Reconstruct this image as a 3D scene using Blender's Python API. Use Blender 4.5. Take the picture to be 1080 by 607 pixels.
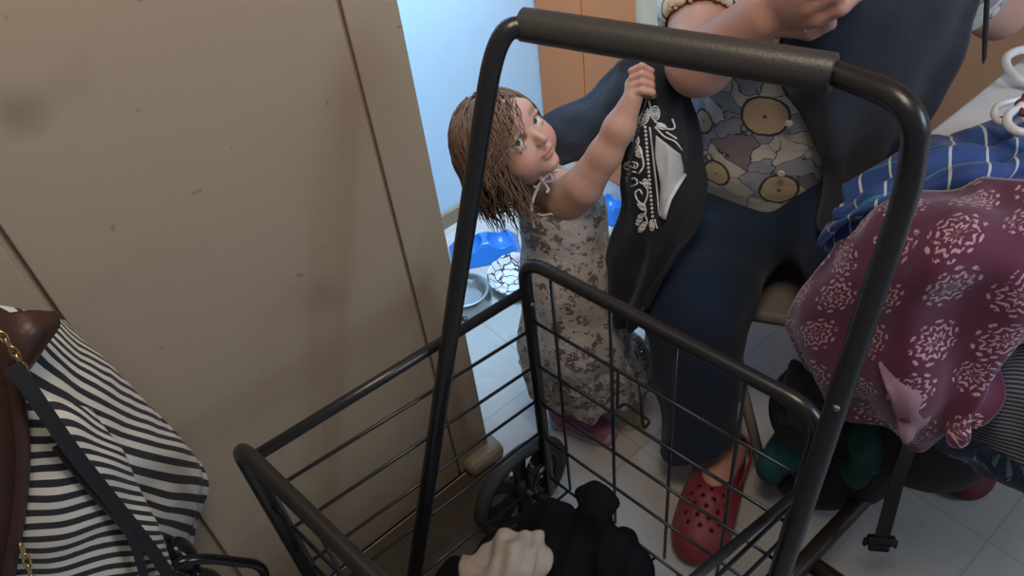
import bpy, bmesh, math, random
import numpy as np
from mathutils import Vector, Matrix, noise
random.seed(7)
for o in list(bpy.data.objects): bpy.data.objects.remove(o)
C = bpy.context.scene.collection
sc = bpy.context.scene

# ------------------------------------------------------------------ camera
F, CX, CY, H = 850.0, 540.0, 303.5, 1.5
R = np.array([[0.65308033, 0.47110221, -0.5929155],
              [0.75056783, -0.50674798, 0.42409245],
              [-0.10066784, -0.72198974, -0.68454131]])   # world axes seen from the camera (right, down, forward)
cam_d = bpy.data.cameras.new('camera'); cam = bpy.data.objects.new('camera', cam_d); C.objects.link(cam)
M = Matrix.Identity(4)
for i in range(3):
    M[i][0] = R[i][0]; M[i][1] = -R[i][1]; M[i][2] = -R[i][2]
M[2][3] = H
cam.matrix_world = M
cam_d.sensor_width = 36; cam_d.lens = F / 1080 * 36; cam_d.clip_start = 0.02
sc.camera = cam

# ------------------------------------------------------------------ light
sc.view_settings.view_transform = 'Standard'; sc.view_settings.look = 'None'
sc.view_settings.gamma = 1; sc.view_settings.use_curve_mapping = False
sc.view_settings.exposure = 0.0
w = bpy.data.worlds.new('world'); sc.world = w; w.use_nodes = True
w.node_tree.nodes['Background'].inputs[0].default_value = (0.8, 0.82, 0.9, 1)
w.node_tree.nodes['Background'].inputs[1].default_value = 0.15
def area(name, loc, to, sx, sy, power, col, spread=180):
    d = bpy.data.lights.new(name, 'AREA'); d.shape = 'RECTANGLE'; d.size = sx; d.size_y = sy
    d.energy = power; d.color = col; d.spread = math.radians(spread)
    o = bpy.data.objects.new(name, d); C.objects.link(o); o.location = loc
    o.rotation_euler = (Vector(to) - Vector(loc)).to_track_quat('-Z', 'Y').to_euler(); return o
area('kitchen_window_light', (1.7, 1.85, 1.9), (-0.7, 1.1, 0.6), 1.2, 1.0, 46, (0.62, 0.80, 1.0))
area('overhead_fill_light', (-0.25, 0.35, 2.35), (-0.9, 0.45, 1.3), 0.6, 0.6, 11, (1.0, 0.82, 0.62), 150)  # unseen warm fill, added to brighten the upper beige wall
area('alcove_fill_light', (-1.12, 1.0, 1.75), (-1.62, 0.93, 0.45), 0.4, 0.6, 9.5, (0.47, 0.74, 1.0), 80)  # unseen blue fill added for the blue wall, narrowed to spare the child

# ------------------------------------------------------------------ helpers
def Pc(u, v, d):
    r = R @ np.array([u - CX, v - CY, F]); return Vector((np.array([0, 0, H]) + r * (d / F)).tolist())
def Pz(u, v, z):
    r = R @ np.array([u - CX, v - CY, F]); return Vector((np.array([0, 0, H]) + r * ((z - H) / r[2])).tolist())
def Px(u, v, x):
    r = R @ np.array([u - CX, v - CY, F]); return Vector((np.array([0, 0, H]) + r * (x / r[0])).tolist())
def Py(u, v, y):
    r = R @ np.array([u - CX, v - CY, F]); return Vector((np.array([0, 0, H]) + r * (y / r[1])).tolist())
def camdir(x, y, z):
    return Vector((R @ np.array([x, y, z])).tolist()).normalized()

def link(name, me, m=None, parent=None, smooth=True):
    o = bpy.data.objects.new(name, me); C.objects.link(o)
    if m: me.materials.append(m)
    if smooth:
        me.polygons.foreach_set('use_smooth', [True] * len(me.polygons)); 
    if parent: o.parent = parent; o.matrix_parent_inverse = Matrix.Translation(parent.location).inverted()
    return o
def obj(name, bm, m, parent=None, smooth=False, angle=None):
    me = bpy.data.meshes.new(name); bm.normal_update(); bm.to_mesh(me); bm.free()
    o = link(name, me, m, parent, smooth)
    if angle: me.set_sharp_from_angle(angle=math.radians(angle))
    return o
def tag(o, label, cat, group=None):
    o['label'] = label; o['category'] = cat
    if group: o['group'] = group
    return o
def structure(o): o['kind'] = 'structure'; return o
def thing(name, loc, label, cat, group=None):
    o = bpy.data.objects.new(name, None); C.objects.link(o); o.location = loc; o.empty_display_size = 0.05
    return tag(o, label, cat, group)

def box(bm, lo, hi, bevel=0, mat4=None):
    r = bmesh.ops.create_cube(bm, size=1)
    lo = Vector(lo); hi = Vector(hi)
    T = Matrix.Translation((lo + hi) / 2) @ Matrix.Diagonal((*(hi - lo), 1))
    bmesh.ops.transform(bm, matrix=T, verts=r['verts'])
    if bevel:
        es = list({e for v in r['verts'] for e in v.link_edges})
        rr = bmesh.ops.bevel(bm, geom=es, offset=bevel, segments=3, profile=0.5, affect='EDGES')
        vs = list({v for f in rr['faces'] for v in f.verts} | {v for v in r['verts'] if v.is_valid})
    else: vs = r['verts']
    if mat4: bmesh.ops.transform(bm, matrix=mat4, verts=vs)
    return vs

def catmull(pts, n):
    pts = [Vector(p) for p in pts]; out = []
    P = [pts[0] * 2 - pts[1]] + pts + [pts[-1] * 2 - pts[-2]]
    for i in range(1, len(P) - 2):
        for k in range(n):
            t = k / n; a, b, c, d = P[i - 1], P[i], P[i + 1], P[i + 2]
            out.append(0.5 * ((2 * b) + (c - a) * t + (2 * a - 5 * b + 4 * c - d) * t * t + (3 * b - a - 3 * c + d) * t ** 3))
    out.append(pts[-1]); return out
def tube(bm, pts, r, seg=10, closed=False, flat=1.0):
    """sweep a round (or flattened) section along points; r is a number or a list"""
    pts = [Vector(p) for p in pts]; n = len(pts)
    rs = r if isinstance(r, (list, tuple)) else [r] * n
    tang = []
    for i in range(n):
        if closed: t = pts[(i + 1) % n] - pts[i - 1]
        else: t = pts[min(i + 1, n - 1)] - pts[max(i - 1, 0)]
        tang.append(t.normalized() if t.length > 1e-9 else Vector((0, 0, 1)))
    a = Vector((0, 0, 1)) if abs(tang[0].z) < 0.9 else Vector((1, 0, 0))
    nrm = (a - tang[0] * a.dot(tang[0])).normalized(); rings = []
    for i in range(n):
        nrm = (nrm - tang[i] * nrm.dot(tang[i])).normalized(); b = tang[i].cross(nrm)
        rings.append([bm.verts.new(pts[i] + (nrm * math.cos(2 * math.pi * k / seg) * flat + b * math.sin(2 * math.pi * k / seg)) * rs[i]) for k in range(seg)])
    m = n if closed else n - 1
    for i in range(m):
        A = rings[i]; B = rings[(i + 1) % n]
        for k in range(seg):
            bm.faces.new((A[k], A[(k + 1) % seg], B[(k + 1) % seg], B[k]))
    if not closed:
        bm.faces.new(list(reversed(rings[0]))); bm.faces.new(rings[-1])
    return rings
def roundpath(pts, rad, n=8):
    """polyline with its inner corners rounded"""
    pts = [Vector(p) for p in pts]; out = [pts[0]]
    for i in range(1, len(pts) - 1):
        a, b, c = pts[i - 1], pts[i], pts[i + 1]; rd = rad[i - 1] if isinstance(rad, (list, tuple)) else rad
        p = b + (a - b).normalized() * min(rd, (a - b).length * 0.49); q = b + (c - b).normalized() * min(rd, (c - b).length * 0.49)
        for k in range(n + 1):
            t = k / n; out.append(p * (1 - t) ** 2 + b * 2 * t * (1 - t) + q * t * t)
    out.append(pts[-1]); return out
def ribbon(bm, pts, normals, width, thick):
    """flat strap: rectangular section along points"""
    pts = [Vector(p) for p in pts]; n = len(pts); rings = []
    for i in range(n):
        t = (pts[min(i + 1, n - 1)] - pts[max(i - 1, 0)]).normalized()
        nn = Vector(normals[i]) if isinstance(normals, list) else Vector(normals)
        nn = (nn - t * nn.dot(t)).normalized(); s = t.cross(nn)
        rings.append([bm.verts.new(pts[i] + s * width / 2 * sx + nn * thick / 2 * sy) for sx, sy in ((-1, -1), (1, -1), (1, 1), (-1, 1))])
    for i in range(n - 1):
        for k in range(4): bm.faces.new((rings[i][k], rings[i][(k + 1) % 4], rings[i + 1][(k + 1) % 4], rings[i + 1][k]))
    bm.faces.new(list(reversed(rings[0]))); bm.faces.new(rings[-1])
def lathe(bm, prof, mat4, seg=40):
    rings = []
    for r, z in prof: rings.append([bm.verts.new(mat4 @ Vector((r * math.cos(2 * math.pi * k / seg), r * math.sin(2 * math.pi * k / seg), z))) for k in range(seg)])
    for i in range(len(rings) - 1):
        for k in range(seg): bm.faces.new((rings[i][k], rings[i][(k + 1) % seg], rings[i + 1][(k + 1) % seg], rings[i + 1][k]))
    bm.faces.new(list(reversed(rings[0]))); bm.faces.new(rings[-1])

def sheet(name, rows, m, parent=None, nu=14, nv=14, wr=0.006, fs=18.0, thick=0.003, seed=0, folds=None, uvscale=1.0):
    """cloth: control rows of 3D points -> smooth grid with folds, solid thickness and uv in metres"""
    rr = [catmull(r, nu) for r in rows]
    cols = [catmull([r[j] for r in rr], nv) for j in range(len(rr[0]))]
    nj = len(cols); ni = len(cols[0])
    G = [[cols[j][i] for j in range(nj)] for i in range(ni)]
    N = [[None] * nj for _ in range(ni)]
    for i in range(ni):
        for j in range(nj):
            a = G[min(i + 1, ni - 1)][j] - G[max(i - 1, 0)][j]; b = G[i][min(j + 1, nj - 1)] - G[i][max(j - 1, 0)]
            N[i][j] = b.cross(a).normalized() if b.cross(a).length > 1e-12 else Vector((0, 0, 1))
    bm = bmesh.new(); uvl = bm.loops.layers.uv.new('UVMap'); V = []
    U = [[0.0] * nj for _ in range(ni)]; W = [[0.0] * nj for _ in range(ni)]
    mi = ni // 2; mj = nj // 2
    for i in range(ni):
        for j in range(1, nj): U[i][j] = U[i][j - 1] + (G[i][j] - G[i][j - 1]).length
        off = U[i][mj]
        for j in range(nj): U[i][j] -= off
    for j in range(nj):
        for i in range(1, ni): W[i][j] = W[i - 1][j] + (G[i][j] - G[i - 1][j]).length
        off = W[mi][j]
        for i in range(ni): W[i][j] -= off
    for i in range(ni):
        row = []
        for j in range(nj):
            p = G[i][j]; q = p * fs + Vector((seed * 3.1, seed * 1.7, 0))
            d = wr * (noise.noise(q) + 0.6 * noise.noise(q * 2.3) + 1.1 * (0.5 - abs(noise.noise(q * 0.8 + Vector((5, 3, 1))))) )
            if folds: d += folds(j / (nj - 1), i / (ni - 1))
            row.append(bm.verts.new(p + N[i][j] * d))
        V.append(row)
    for i in range(ni - 1):
        for j in range(nj - 1):
            f = bm.faces.new((V[i][j], V[i][j + 1], V[i + 1][j + 1], V[i + 1][j]))
            for l, (a, b) in zip(f.loops, ((i, j), (i, j + 1), (i + 1, j + 1), (i + 1, j))): l[uvl].uv = (U[a][b] * uvscale, W[a][b] * uvscale)
    o = obj(name, bm, m, parent, smooth=True)
    s = o.modifiers.new('thickness', 'SOLIDIFY'); s.thickness = thick; s.offset = 0
    return o

# ---- implicit surfaces: smooth union of limbs, meshed by surface nets
class Field:
    def __init__(s, lo, hi, h):
        s.lo = np.array(lo, np.float32); s.h = h
        s.n = np.maximum(4, np.ceil((np.array(hi) - np.array(lo)) / h).astype(int) + 1)
        s.d = np.full(s.n, 0.2, np.float32)
    def _sub(s, lo, hi):
        a = np.clip(np.floor((np.array(lo) - s.lo) / s.h).astype(int), 0, s.n - 1); b = np.clip(np.ceil((np.array(hi) - s.lo) / s.h).astype(int) + 1, 1, s.n)
        if np.any(b <= a): return None, None
        g = [s.lo[i] + s.h * np.arange(a[i], b[i], dtype=np.float32) for i in range(3)]
        X = np.stack(np.meshgrid(*g, indexing='ij'), -1)
        return tuple(slice(a[i], b[i]) for i in range(3)), X
    def _op(s, sl, e, k, mode):
        d = s.d[sl]
        if mode == 'u': hh = np.clip(0.5 + 0.5 * (d - e) / k, 0, 1); s.d[sl] = d * (1 - hh) + e * hh - k * hh * (1 - hh)
        elif mode == 's': hh = np.clip(0.5 - 0.5 * (d + e) / k, 0, 1); s.d[sl] = d * (1 - hh) - e * hh + k * hh * (1 - hh)
    def cone(s, a, b, ra, rb, k=0.01, mode='u'):
        a = np.array(a, np.float32); b = np.array(b, np.float32); pad = max(ra, rb) + k + 3 * s.h
        sl, X = s._sub(np.minimum(a, b) - pad, np.maximum(a, b) + pad)
        if sl is None: return
        ab = b - a; t = np.clip(((X - a) @ ab) / max(1e-9, float(ab @ ab)), 0, 1)
        e = np.linalg.norm(X - a - t[..., None] * ab, axis=-1) - (ra + (rb - ra) * t)
        s._op(sl, e, k, mode)
    def chain(s, pts, rs, k=0.01):
        for i in range(len(pts) - 1): s.cone(pts[i], pts[i + 1], rs[i], rs[i + 1], k)
    def ell(s, c, r, axes=None, k=0.01, mode='u'):
        c = np.array(c, np.float32); r = np.array(r, np.float32); pad = float(r.max()) + k + 3 * s.h
        sl, X = s._sub(c - pad, c + pad)
        if sl is None: return
        X = X - c
        if axes is not None: X = X @ np.array([list(v) for v in axes], np.float32).T
        k0 = np.linalg.norm(X / r, axis=-1); k1 = np.linalg.norm(X / (r * r), axis=-1)
        e = k0 * (k0 - 1) / np.maximum(k1, 1e-6)
        s._op(sl, e, k, mode)
    def below(s, z, k=0.01):
        """cut everything under height z"""
        Z = s.lo[2] + s.h * np.arange(s.n[2], dtype=np.float32); s.d = np.maximum(s.d, (z - Z)[None, None, :])
    def cut(s, p, n):
        """remove the side the normal points to"""
        sl, X = s._sub(s.lo, s.lo + s.h * s.n); s.d = np.maximum(s.d, (X - np.array(p, np.float32)) @ np.array(n, np.float32))
    def mesh(s, name):
        d = s.d; n = s.n; ins = d < 0
        cnt = np.zeros(n - 1, np.float32); acc = np.zeros(tuple(n - 1) + (3,), np.float32)
        base = [(0, 0, 0), (1, 0, 0), (0, 1, 0), (0, 0, 1), (1, 1, 0), (1, 0, 1), (0, 1, 1), (1, 1, 1)]
        def cs(o): return tuple(slice(o[i], n[i] - 1 + o[i]) for i in range(3))
        for a in base:
            for ax in range(3):
                if a[ax]: continue
                b = list(a); b[ax] = 1
                da = d[cs(a)]; db = d[cs(b)]; m = (da < 0) != (db < 0)
                t = np.where(m, da / np.where(m, da - db, 1), 0)
                for i in range(3):
                    acc[..., i] += np.where(m, a[i] + (t if i == ax else 0), 0)
                cnt += m
        act = cnt > 0; idx = np.full(n - 1, -1, np.int64); idx[act] = np.arange(act.sum())
        co = np.argwhere(act).astype(np.float32) + acc[act] / cnt[act][:, None]
        verts = s.lo + co * s.h; quads = []
        for ax in range(3):
            a = [slice(0, None)] * 3; b = [slice(0, None)] * 3
            a[ax] = slice(0, -1); b[ax] = slice(1, None)
            A = ins[tuple(a)]; B = ins[tuple(b)]
            for sgn, mm in ((1, A & ~B), (-1, ~A & B)):
                p = np.argwhere(mm); o1, o2 = [(1, 2), (2, 0), (0, 1)][ax]
                p = p[(p[:, o1] > 0) & (p[:, o2] > 0) & (p[:, o1] < n[o1] - 1) & (p[:, o2] < n[o2] - 1)]
                e1 = np.zeros(3, int); e1[o1] = 1; e2 = np.zeros(3, int); e2[o2] = 1
                q = [idx[tuple((p - x).T)] for x in (0 * e1, e1, e1 + e2, e2)]
                if sgn > 0: q = q[::1]
                else: q = q[::-1]
                quads.append(np.stack(q, -1))
        quads = np.concatenate(quads); quads = quads[(quads >= 0).all(1)]
        me = bpy.data.meshes.new(name); me.vertices.add(len(verts)); me.vertices.foreach_set('co', verts.astype(np.float32).ravel())
        me.loops.add(quads.size); me.loops.foreach_set('vertex_index', quads.ravel().astype(np.int32))
        me.polygons.add(len(quads)); me.polygons.foreach_set('loop_start', np.arange(0, quads.size, 4, dtype=np.int32))
        me.update(calc_edges=True); me.validate(); s.v = verts
        return me

# ------------------------------------------------------------------ materials
def mat(name, col, rough=0.6, metal=0.0, spec=0.5, bump=0.0, bscale=60, vary=0.0, vscale=6, sheen=0.0, sss=0.0):
    m = bpy.data.materials.new(name); m.use_nodes = True; nt = m.node_tree; b = nt.nodes['Principled BSDF']
    b.inputs['Base Color'].default_value = (*col, 1); b.inputs['Roughness'].default_value = rough; b.inputs['Metallic'].default_value = metal
    b.inputs['Specular IOR Level'].default_value = spec; b.inputs['Sheen Weight'].default_value = sheen
    if sss: b.inputs['Subsurface Weight'].default_value = sss; b.inputs['Subsurface Radius'].default_value = (1, .35, .2); b.inputs['Subsurface Scale'].default_value = 0.008
    tc = nt.nodes.new('ShaderNodeTexCoord')
    if vary:
        nz = nt.nodes.new('ShaderNodeTexNoise'); nz.inputs['Scale'].default_value = vscale; nz.inputs['Detail'].default_value = 6
        nt.links.new(tc.outputs['Object'], nz.inputs['Vector'])
        mx = nt.nodes.new('ShaderNodeMix'); mx.data_type = 'RGBA'
        mx.inputs[6].default_value = (*[c * (1 - vary) for c in col], 1); mx.inputs[7].default_value = (*[min(1, c * (1 + vary)) for c in col], 1)
        nt.links.new(nz.outputs['Fac'], mx.inputs[0]); nt.links.new(mx.outputs[2], b.inputs['Base Color'])
    if bump:
        nb = nt.nodes.new('ShaderNodeTexNoise'); nb.inputs['Scale'].default_value = bscale; nb.inputs['Detail'].default_value = 4
        nt.links.new(tc.outputs['Object'], nb.inputs['Vector'])
        bp = nt.nodes.new('ShaderNodeBump'); bp.inputs['Strength'].default_value = bump; bp.inputs['Distance'].default_value = 0.004
        nt.links.new(nb.outputs['Fac'], bp.inputs['Height']); nt.links.new(bp.outputs['Normal'], b.inputs['Normal'])
    return m
class NT:
    """tiny expression helper on a node tree"""
    def __init__(s, m): s.m = m; s.nt = m.node_tree; s.b = s.nt.nodes['Principled BSDF']; s.tc = s.nt.nodes.new('ShaderNodeTexCoord')
    def n(s, t, **k):
        x = s.nt.nodes.new(t)
        for a, b in k.items(): setattr(x, a, b)
        return x
    def set(s, sock, v):
        if hasattr(v, 'is_output'): s.nt.links.new(v, sock)
        else: sock.default_value = v
    def math(s, op, a, b=0.0, c=0.0):
        x = s.n('ShaderNodeMath', operation=op); s.set(x.inputs[0], a); s.set(x.inputs[1], b); s.set(x.inputs[2], c); return x.outputs[0]
    def vmath(s, op, a, b=(0, 0, 0), out=0):
        x = s.n('ShaderNodeVectorMath', operation=op); s.set(x.inputs[0], a); s.set(x.inputs[1], b); return x.outputs[out]
    def mix(s, f, a, b):
        x = s.n('ShaderNodeMix', data_type='RGBA'); s.set(x.inputs[0], f)
        s.set(x.inputs[6], a if hasattr(a, 'is_output') else (*a, 1)); s.set(x.inputs[7], b if hasattr(b, 'is_output') else (*b, 1)); return x.outputs[2]
    def sep(s, v): x = s.n('ShaderNodeSeparateXYZ'); s.set(x.inputs[0], v); return x.outputs
    def noise(s, v, sc, det=3, out='Fac'): x = s.n('ShaderNodeTexNoise'); s.set(x.inputs['Vector'], v); x.inputs['Scale'].default_value = sc; x.inputs['Detail'].default_value = det; return x.outputs[out]
    def vor(s, v, sc, feat='F1', rnd=1.0, dim='3D'):
        x = s.n('ShaderNodeTexVoronoi', feature=feat, voronoi_dimensions=dim); s.set(x.inputs['Vector'], v); x.inputs['Scale'].default_value = sc; x.inputs['Randomness'].default_value = rnd; return x.outputs
    def ramp(s, f, stops, const=False):
        x = s.n('ShaderNodeValToRGB'); s.set(x.inputs[0], f); cr = x.color_ramp
        if const: cr.interpolation = 'CONSTANT'
        while len(cr.elements) < len(stops): cr.elements.new(0.5)
        for e, (p, c) in zip(cr.elements, stops): e.position = p; e.color = (*c, 1)
        return x.outputs[0]
    def scl(s, v, f): x = s.n('ShaderNodeVectorMath', operation='SCALE'); s.set(x.inputs[0], v); x.inputs[3].default_value = f; return x.outputs[0]
    def col(s, c): s.nt.links.new(c, s.b.inputs['Base Color'])
    def bump(s, h, st, d=0.003): x = s.n('ShaderNodeBump'); x.inputs['Strength'].default_value = st; x.inputs['Distance'].default_value = d; s.set(x.inputs['Height'], h); s.nt.links.new(x.outputs[0], s.b.inputs['Normal'])

# paints of the room
m_wall = mat('beige_paint', (0.33, 0.265, 0.205), 0.55); t = NT(m_wall)
o_ = t.tc.outputs['Object']; c = t.mix(t.noise(o_, 2.5, 6), (0.315, 0.245, 0.18), (0.38, 0.30, 0.22))
sp = t.math('GREATER_THAN', t.noise(o_, 38, 2), 0.735); c = t.mix(t.math('MULTIPLY', sp, 0.45), c, (0.13, 0.095, 0.07))
sm = t.ramp(t.noise(o_, 5.5, 4), [(0.62, (0, 0, 0)), (0.8, (1, 1, 1))]); c = t.mix(t.math('MULTIPLY', sm, 0.35), c, (0.17, 0.12, 0.085))
dk = t.vmath('DISTANCE', o_, tuple(Px(22, 118, -0.93)), 1); dk2 = t.ramp(t.math('ADD', dk, t.math('MULTIPLY', t.noise(o_, 30, 3), 0.02)), [(0.015, (1, 1, 1)), (0.045, (0, 0, 0))])
c = t.mix(t.math('MULTIPLY', dk2, 0.42), c, (0.10, 0.07, 0.05))
t.col(c); t.bump(t.noise(o_, 90, 3), 0.10)
m_gap = mat('dark_gap', (0.02, 0.016, 0.014), 0.9)
m_blue = mat('pale_blue_paint', (0.50, 0.68, 0.84), 0.5, vary=0.05, vscale=8, bump=0.05)
m_orange = mat('orange_brown_door', (0.60, 0.20, 0.065), 0.5, vary=0.08, vscale=4)
m_tan = mat('tan_wall', (0.62, 0.45, 0.32), 0.7, vary=0.06)
m_wood = mat('brown_baseboard', (0.26, 0.18, 0.11), 0.5, vary=0.15)
m_floor = mat('vinyl_floor', (0.5, 0.5, 0.48), 0.32); t = NT(m_floor); o_ = t.tc.outputs['Object']
c = t.mix(t.noise(o_, 7, 8), (0.40, 0.395, 0.385), (0.53, 0.525, 0.515)); c = t.mix(t.math('MULTIPLY', t.math('GREATER_THAN', t.noise(o_, 45, 2), 0.70), 0.25), c, (0.16, 0.15, 0.14))
x, y, z = t.sep(o_)[:3]
def grid(v, off): f = t.math('FRACT', t.math('ADD', t.math('DIVIDE', v, 0.305), off)); return t.math('LESS_THAN', f, 0.014)
ln = t.math('MAXIMUM', grid(x, 0.31), grid(y, 0.42)); c = t.mix(t.math('MULTIPLY', ln, 0.35), c, (0.2, 0.19, 0.18)); t.col(c)
t.nt.links.new(t.ramp(t.noise(o_, 14, 5), [(0.3, (0.26,) * 3), (0.7, (0.48,) * 3)]), t.b.inputs['Roughness'])
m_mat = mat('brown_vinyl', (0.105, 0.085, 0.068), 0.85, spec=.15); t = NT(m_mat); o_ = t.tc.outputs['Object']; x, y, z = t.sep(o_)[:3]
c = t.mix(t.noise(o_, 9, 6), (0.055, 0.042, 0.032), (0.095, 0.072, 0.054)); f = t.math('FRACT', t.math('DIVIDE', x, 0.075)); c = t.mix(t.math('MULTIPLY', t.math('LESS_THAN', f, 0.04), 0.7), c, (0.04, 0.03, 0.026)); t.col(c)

# ------------------------------------------------------------------ structure
def slab(name, lo, hi, m, bevel=0):
    bm = bmesh.new(); box(bm, lo, hi, bevel); return structure(obj(name, bm, m))
slab('floor', (-2.6, -1.2, -0.05), (2.2, 3.4, 0.0), m_floor)
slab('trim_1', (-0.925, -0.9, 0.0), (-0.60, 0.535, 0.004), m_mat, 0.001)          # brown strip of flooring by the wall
slab('wall_left', (-1.02, -1.2, 0.012), (-0.935, 0.541, 2.5), m_wall, 0.002)
slab('door_1', (-0.934, -0.012, 0.014), (-0.925, 0.452, 2.1), m_wall, 0.0025)     # flush closet door
slab('trim_2', (-0.934, 0.459, 0.012), (-0.927, 0.541, 2.1), m_wall, 0.002)       # casing at the wall end
slab('trim_3', (-0.934, -1.2, 0.012), (-0.926, -0.022, 2.1), m_wall, 0.0025)
slab('trim_4', (-1.0, -1.19, 0.0), (-0.93, 0.53, 0.013), m_gap)                   # dark gap below the wall
slab('trim_5', (-0.96, 0.47, 0.0), (-0.895, 0.565, 0.045), mat('worn_vinyl_cove', (0.27, 0.235, 0.19), 0.5, vary=0.2, vscale=30), 0.018)
slab('wall_back', (-1.75, -0.6, 0.0), (-1.65, 1.93, 2.5), m_blue)
slab('baseboard_back', (-1.65, -0.5, 0.0), (-1.638, 1.85, 0.05), m_wood, 0.003)
slab('wall_right', (-1.75, 2.05, 0.0), (2.2, 2.15, 2.5), m_tan)
# tall orange-brown cabinet in the alcove
cab = thing('tall_cabinet', (-1.3, 1.4, 0), 'tall orange-brown wooden cabinet behind the child, next to the pale blue wall', 'cabinet')
bm = bmesh.new(); box(bm, (-1.648, 1.40, 0.07), (-0.95, 2.04, 2.1), 0.002); obj('body', bm, m_orange, cab)
for x0, x1 in ((-1.645, -1.462), (-1.458, -1.15), (-1.146, -0.953)):
    bm = bmesh.new(); box(bm, (x0, 1.384, 0.075), (x1, 1.401, 2.095), 0.002); dr = obj('door', bm, m_orange, cab)
    bm = bmesh.new(); tube(bm, roundpath([(x1 - .03, 1.384, .93), (x1 - .03, 1.36, .93), (x1 - .03, 1.36, 1.05), (x1 - .03, 1.384, 1.05)], .008, 4), .004, 8); obj('handle', bm, mat('steel_handle', (.5, .5, .5), .3, 1), dr, True)
bm = bmesh.new(); box(bm, (-1.645, 1.388, 0.0), (-0.96, 2.03, 0.07), 0.002); obj('plinth', bm, mat('white_plinth', (0.72, 0.70, 0.68), 0.5, vary=.12, vscale=40), cab)

# ------------------------------------------------------------------ shopping cart
m_tube = mat('dark_grey_enamel', (0.013, 0.0135, 0.016), 0.32, 0.0, 0.6, bump=0.05, bscale=220)
m_foam = mat('charcoal_foam_grip', (0.045, 0.043, 0.043), 0.40, bump=0.12, bscale=300)
m_rub = mat('black_rubber', (0.035, 0.036, 0.038), 0.6, bump=0.1)
m_plas = mat('black_plastic', (0.012, 0.012, 0.014), 0.45)
cart = thing('folding_shopping_cart', (-0.5, 0.35, 0), 'dark grey folding wire shopping cart with tall loop handle, nearest the camera', 'shopping cart')
RT = 0.0108; RH = 0.0130
hl0 = Px(437, 607, -0.715); hl1 = Px(505, 150, -0.71); hl2 = Px(524, 32, -0.71)
hl_low = hl0 + (hl0 - hl1) * 0.16
gA = Vector(Px(560, 27, -0.69)); gB = Pz(880, 77, gA.z - 0.0)
hr2 = Px(968, 108, -0.27); hr1 = Px(963, 185, -0.258); hr0 = Px(884, 422, -0.235); hr_low = hr0 + (hr0 - hr1) * 2.0
# loop: left leg, two bends, grip bar, right leg
bm = bmesh.new(); path = roundpath([hl_low, hl1, hl2, gA], [0.3, 0.075], 12)
pathR = roundpath([gB, hr2, hr1, hr0, hr_low], [0.12, 0.05, 0.2, 0.3][:3], 12)
tube(bm, path + pathR, RH, 14); obj('handle_loop', bm, m_tube, cart, True)
bm = bmesh.new(); g0 = gA + (gA - gB).normalized() * 0.012
tube(bm, [g0, g0 + (gB - g0) * 0.004, g0 + (gB - g0) * .3, g0 + (gB - g0) * .7, gB - (gB - g0) * 0.004, gB], [0.018, 0.0198, 0.0202, 0.0202, 0.0200, 0.018], 20); obj('grip', bm, m_foam, cart, True, 40)
# far basket end (inverted U) and near one
def uframe(pts, rad, nm):
    bm = bmesh.new(); tube(bm, roundpath(pts, rad, 10), RT, 14); return obj(nm, bm, m_tube, cart, True)
fL, fR = Vector((-0.738, 0.555, 0.693)), Vector((-0.252, 0.603, 0.705))
fLb = Vector((-0.735, 0.55, 0.06)); fRb = Vector((-0.262, 0.59, 0.04))
nL = Pz(255, 462, 0.705); nL.y = 0.075; nL = Vector((-0.742, 0.070, 0.70)); nR = Vector((-0.262, 0.118, 0.70))
uframe([fLb, fL, fR, fRb], 0.05, 'end_frame')
uframe([Vector((nL.x, nL.y, 0.12)), nL, nR, Vector((nR.x, nR.y, 0.12))], 0.05, 'end_frame')
def lerp(a, b, t): return Vector(a) * (1 - t) + Vector(b) * t
def leg_at(top, bot, z): t = (top.z - z) / (top.z - bot.z); return lerp(top, bot, t)
# side rails
for a, b in (((nL.x + .002, nL.y, 0.655), leg_at(fL, fLb, 0.625)), ((nR.x, nR.y, 0.655), leg_at(fR, fRb, 0.55))):
    bm = bmesh.new(); tube(bm, [a, b], 0.0085 if a[0] < -.5 else 0.0062, 12); obj('side_rail', bm, m_tube, cart, True)
WR = 0.0030
wires = []
for z1, z2 in ((0.575, 0.535), (0.475, 0.445), (0.375, 0.355), (0.27, 0.262), (0.13, 0.11)):      # side wires
    wires.append(((nL.x, nL.y, z1), leg_at(fL, fLb, z2))); wires.append(((nR.x, nR.y, z1 - .02), leg_at(fR, fRb, z2 - 0.01)))
for zl, zr in ((0.560, 0.570), (0.450, 0.458), (0.345, 0.352), (0.24, 0.245), (0.11, 0.11)):          # far end
    wires.append((leg_at(fL, fLb, zl), leg_at(fR, fRb, zr))); wires.append(((nL.x, nL.y, zl - .005), (nR.x, nR.y, zr - .005)))
for q in wires:
    bm = bmesh.new(); tube(bm, q, WR, 8); obj('wire', bm, m_tube, cart, True)
for i in range(1, 5):
    t_ = [0, .115, .345, .575, .79][i]
    for A, B in ((fL, fR), (nL, nR)):
        p = lerp(A, B, t_); bm = bmesh.new(); tube(bm, [p, Vector((p.x, p.y, 0.11))], WR, 8); obj('upright_wire', bm, m_tube, cart, True)
for i in range(1, 9):                                                                               # basket bottom
    t_ = i / 9; a = lerp((nL.x, nL.y, .11), (nR.x, nR.y, .11), t_); b = lerp((-0.735, .551, .11), (-0.26, .591, .11), t_)
    bm = bmesh.new(); tube(bm, [a, b], WR, 8); obj('floor_wire', bm, m_tube, cart, True)
# bent wire catch hanging on the far end
hk = [Py(652, 391, 0.59), Py(651, 431, 0.60), Py(659, 425, 0.61), Py(686, 444, 0.61), Py(679, 452, 0.60), Py(674, 404, 0.59)]
bm = bmesh.new(); tube(bm, roundpath(hk, 0.006, 4), 0.0026, 8); obj('wire_catch', bm, m_tube, cart, True)
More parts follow.
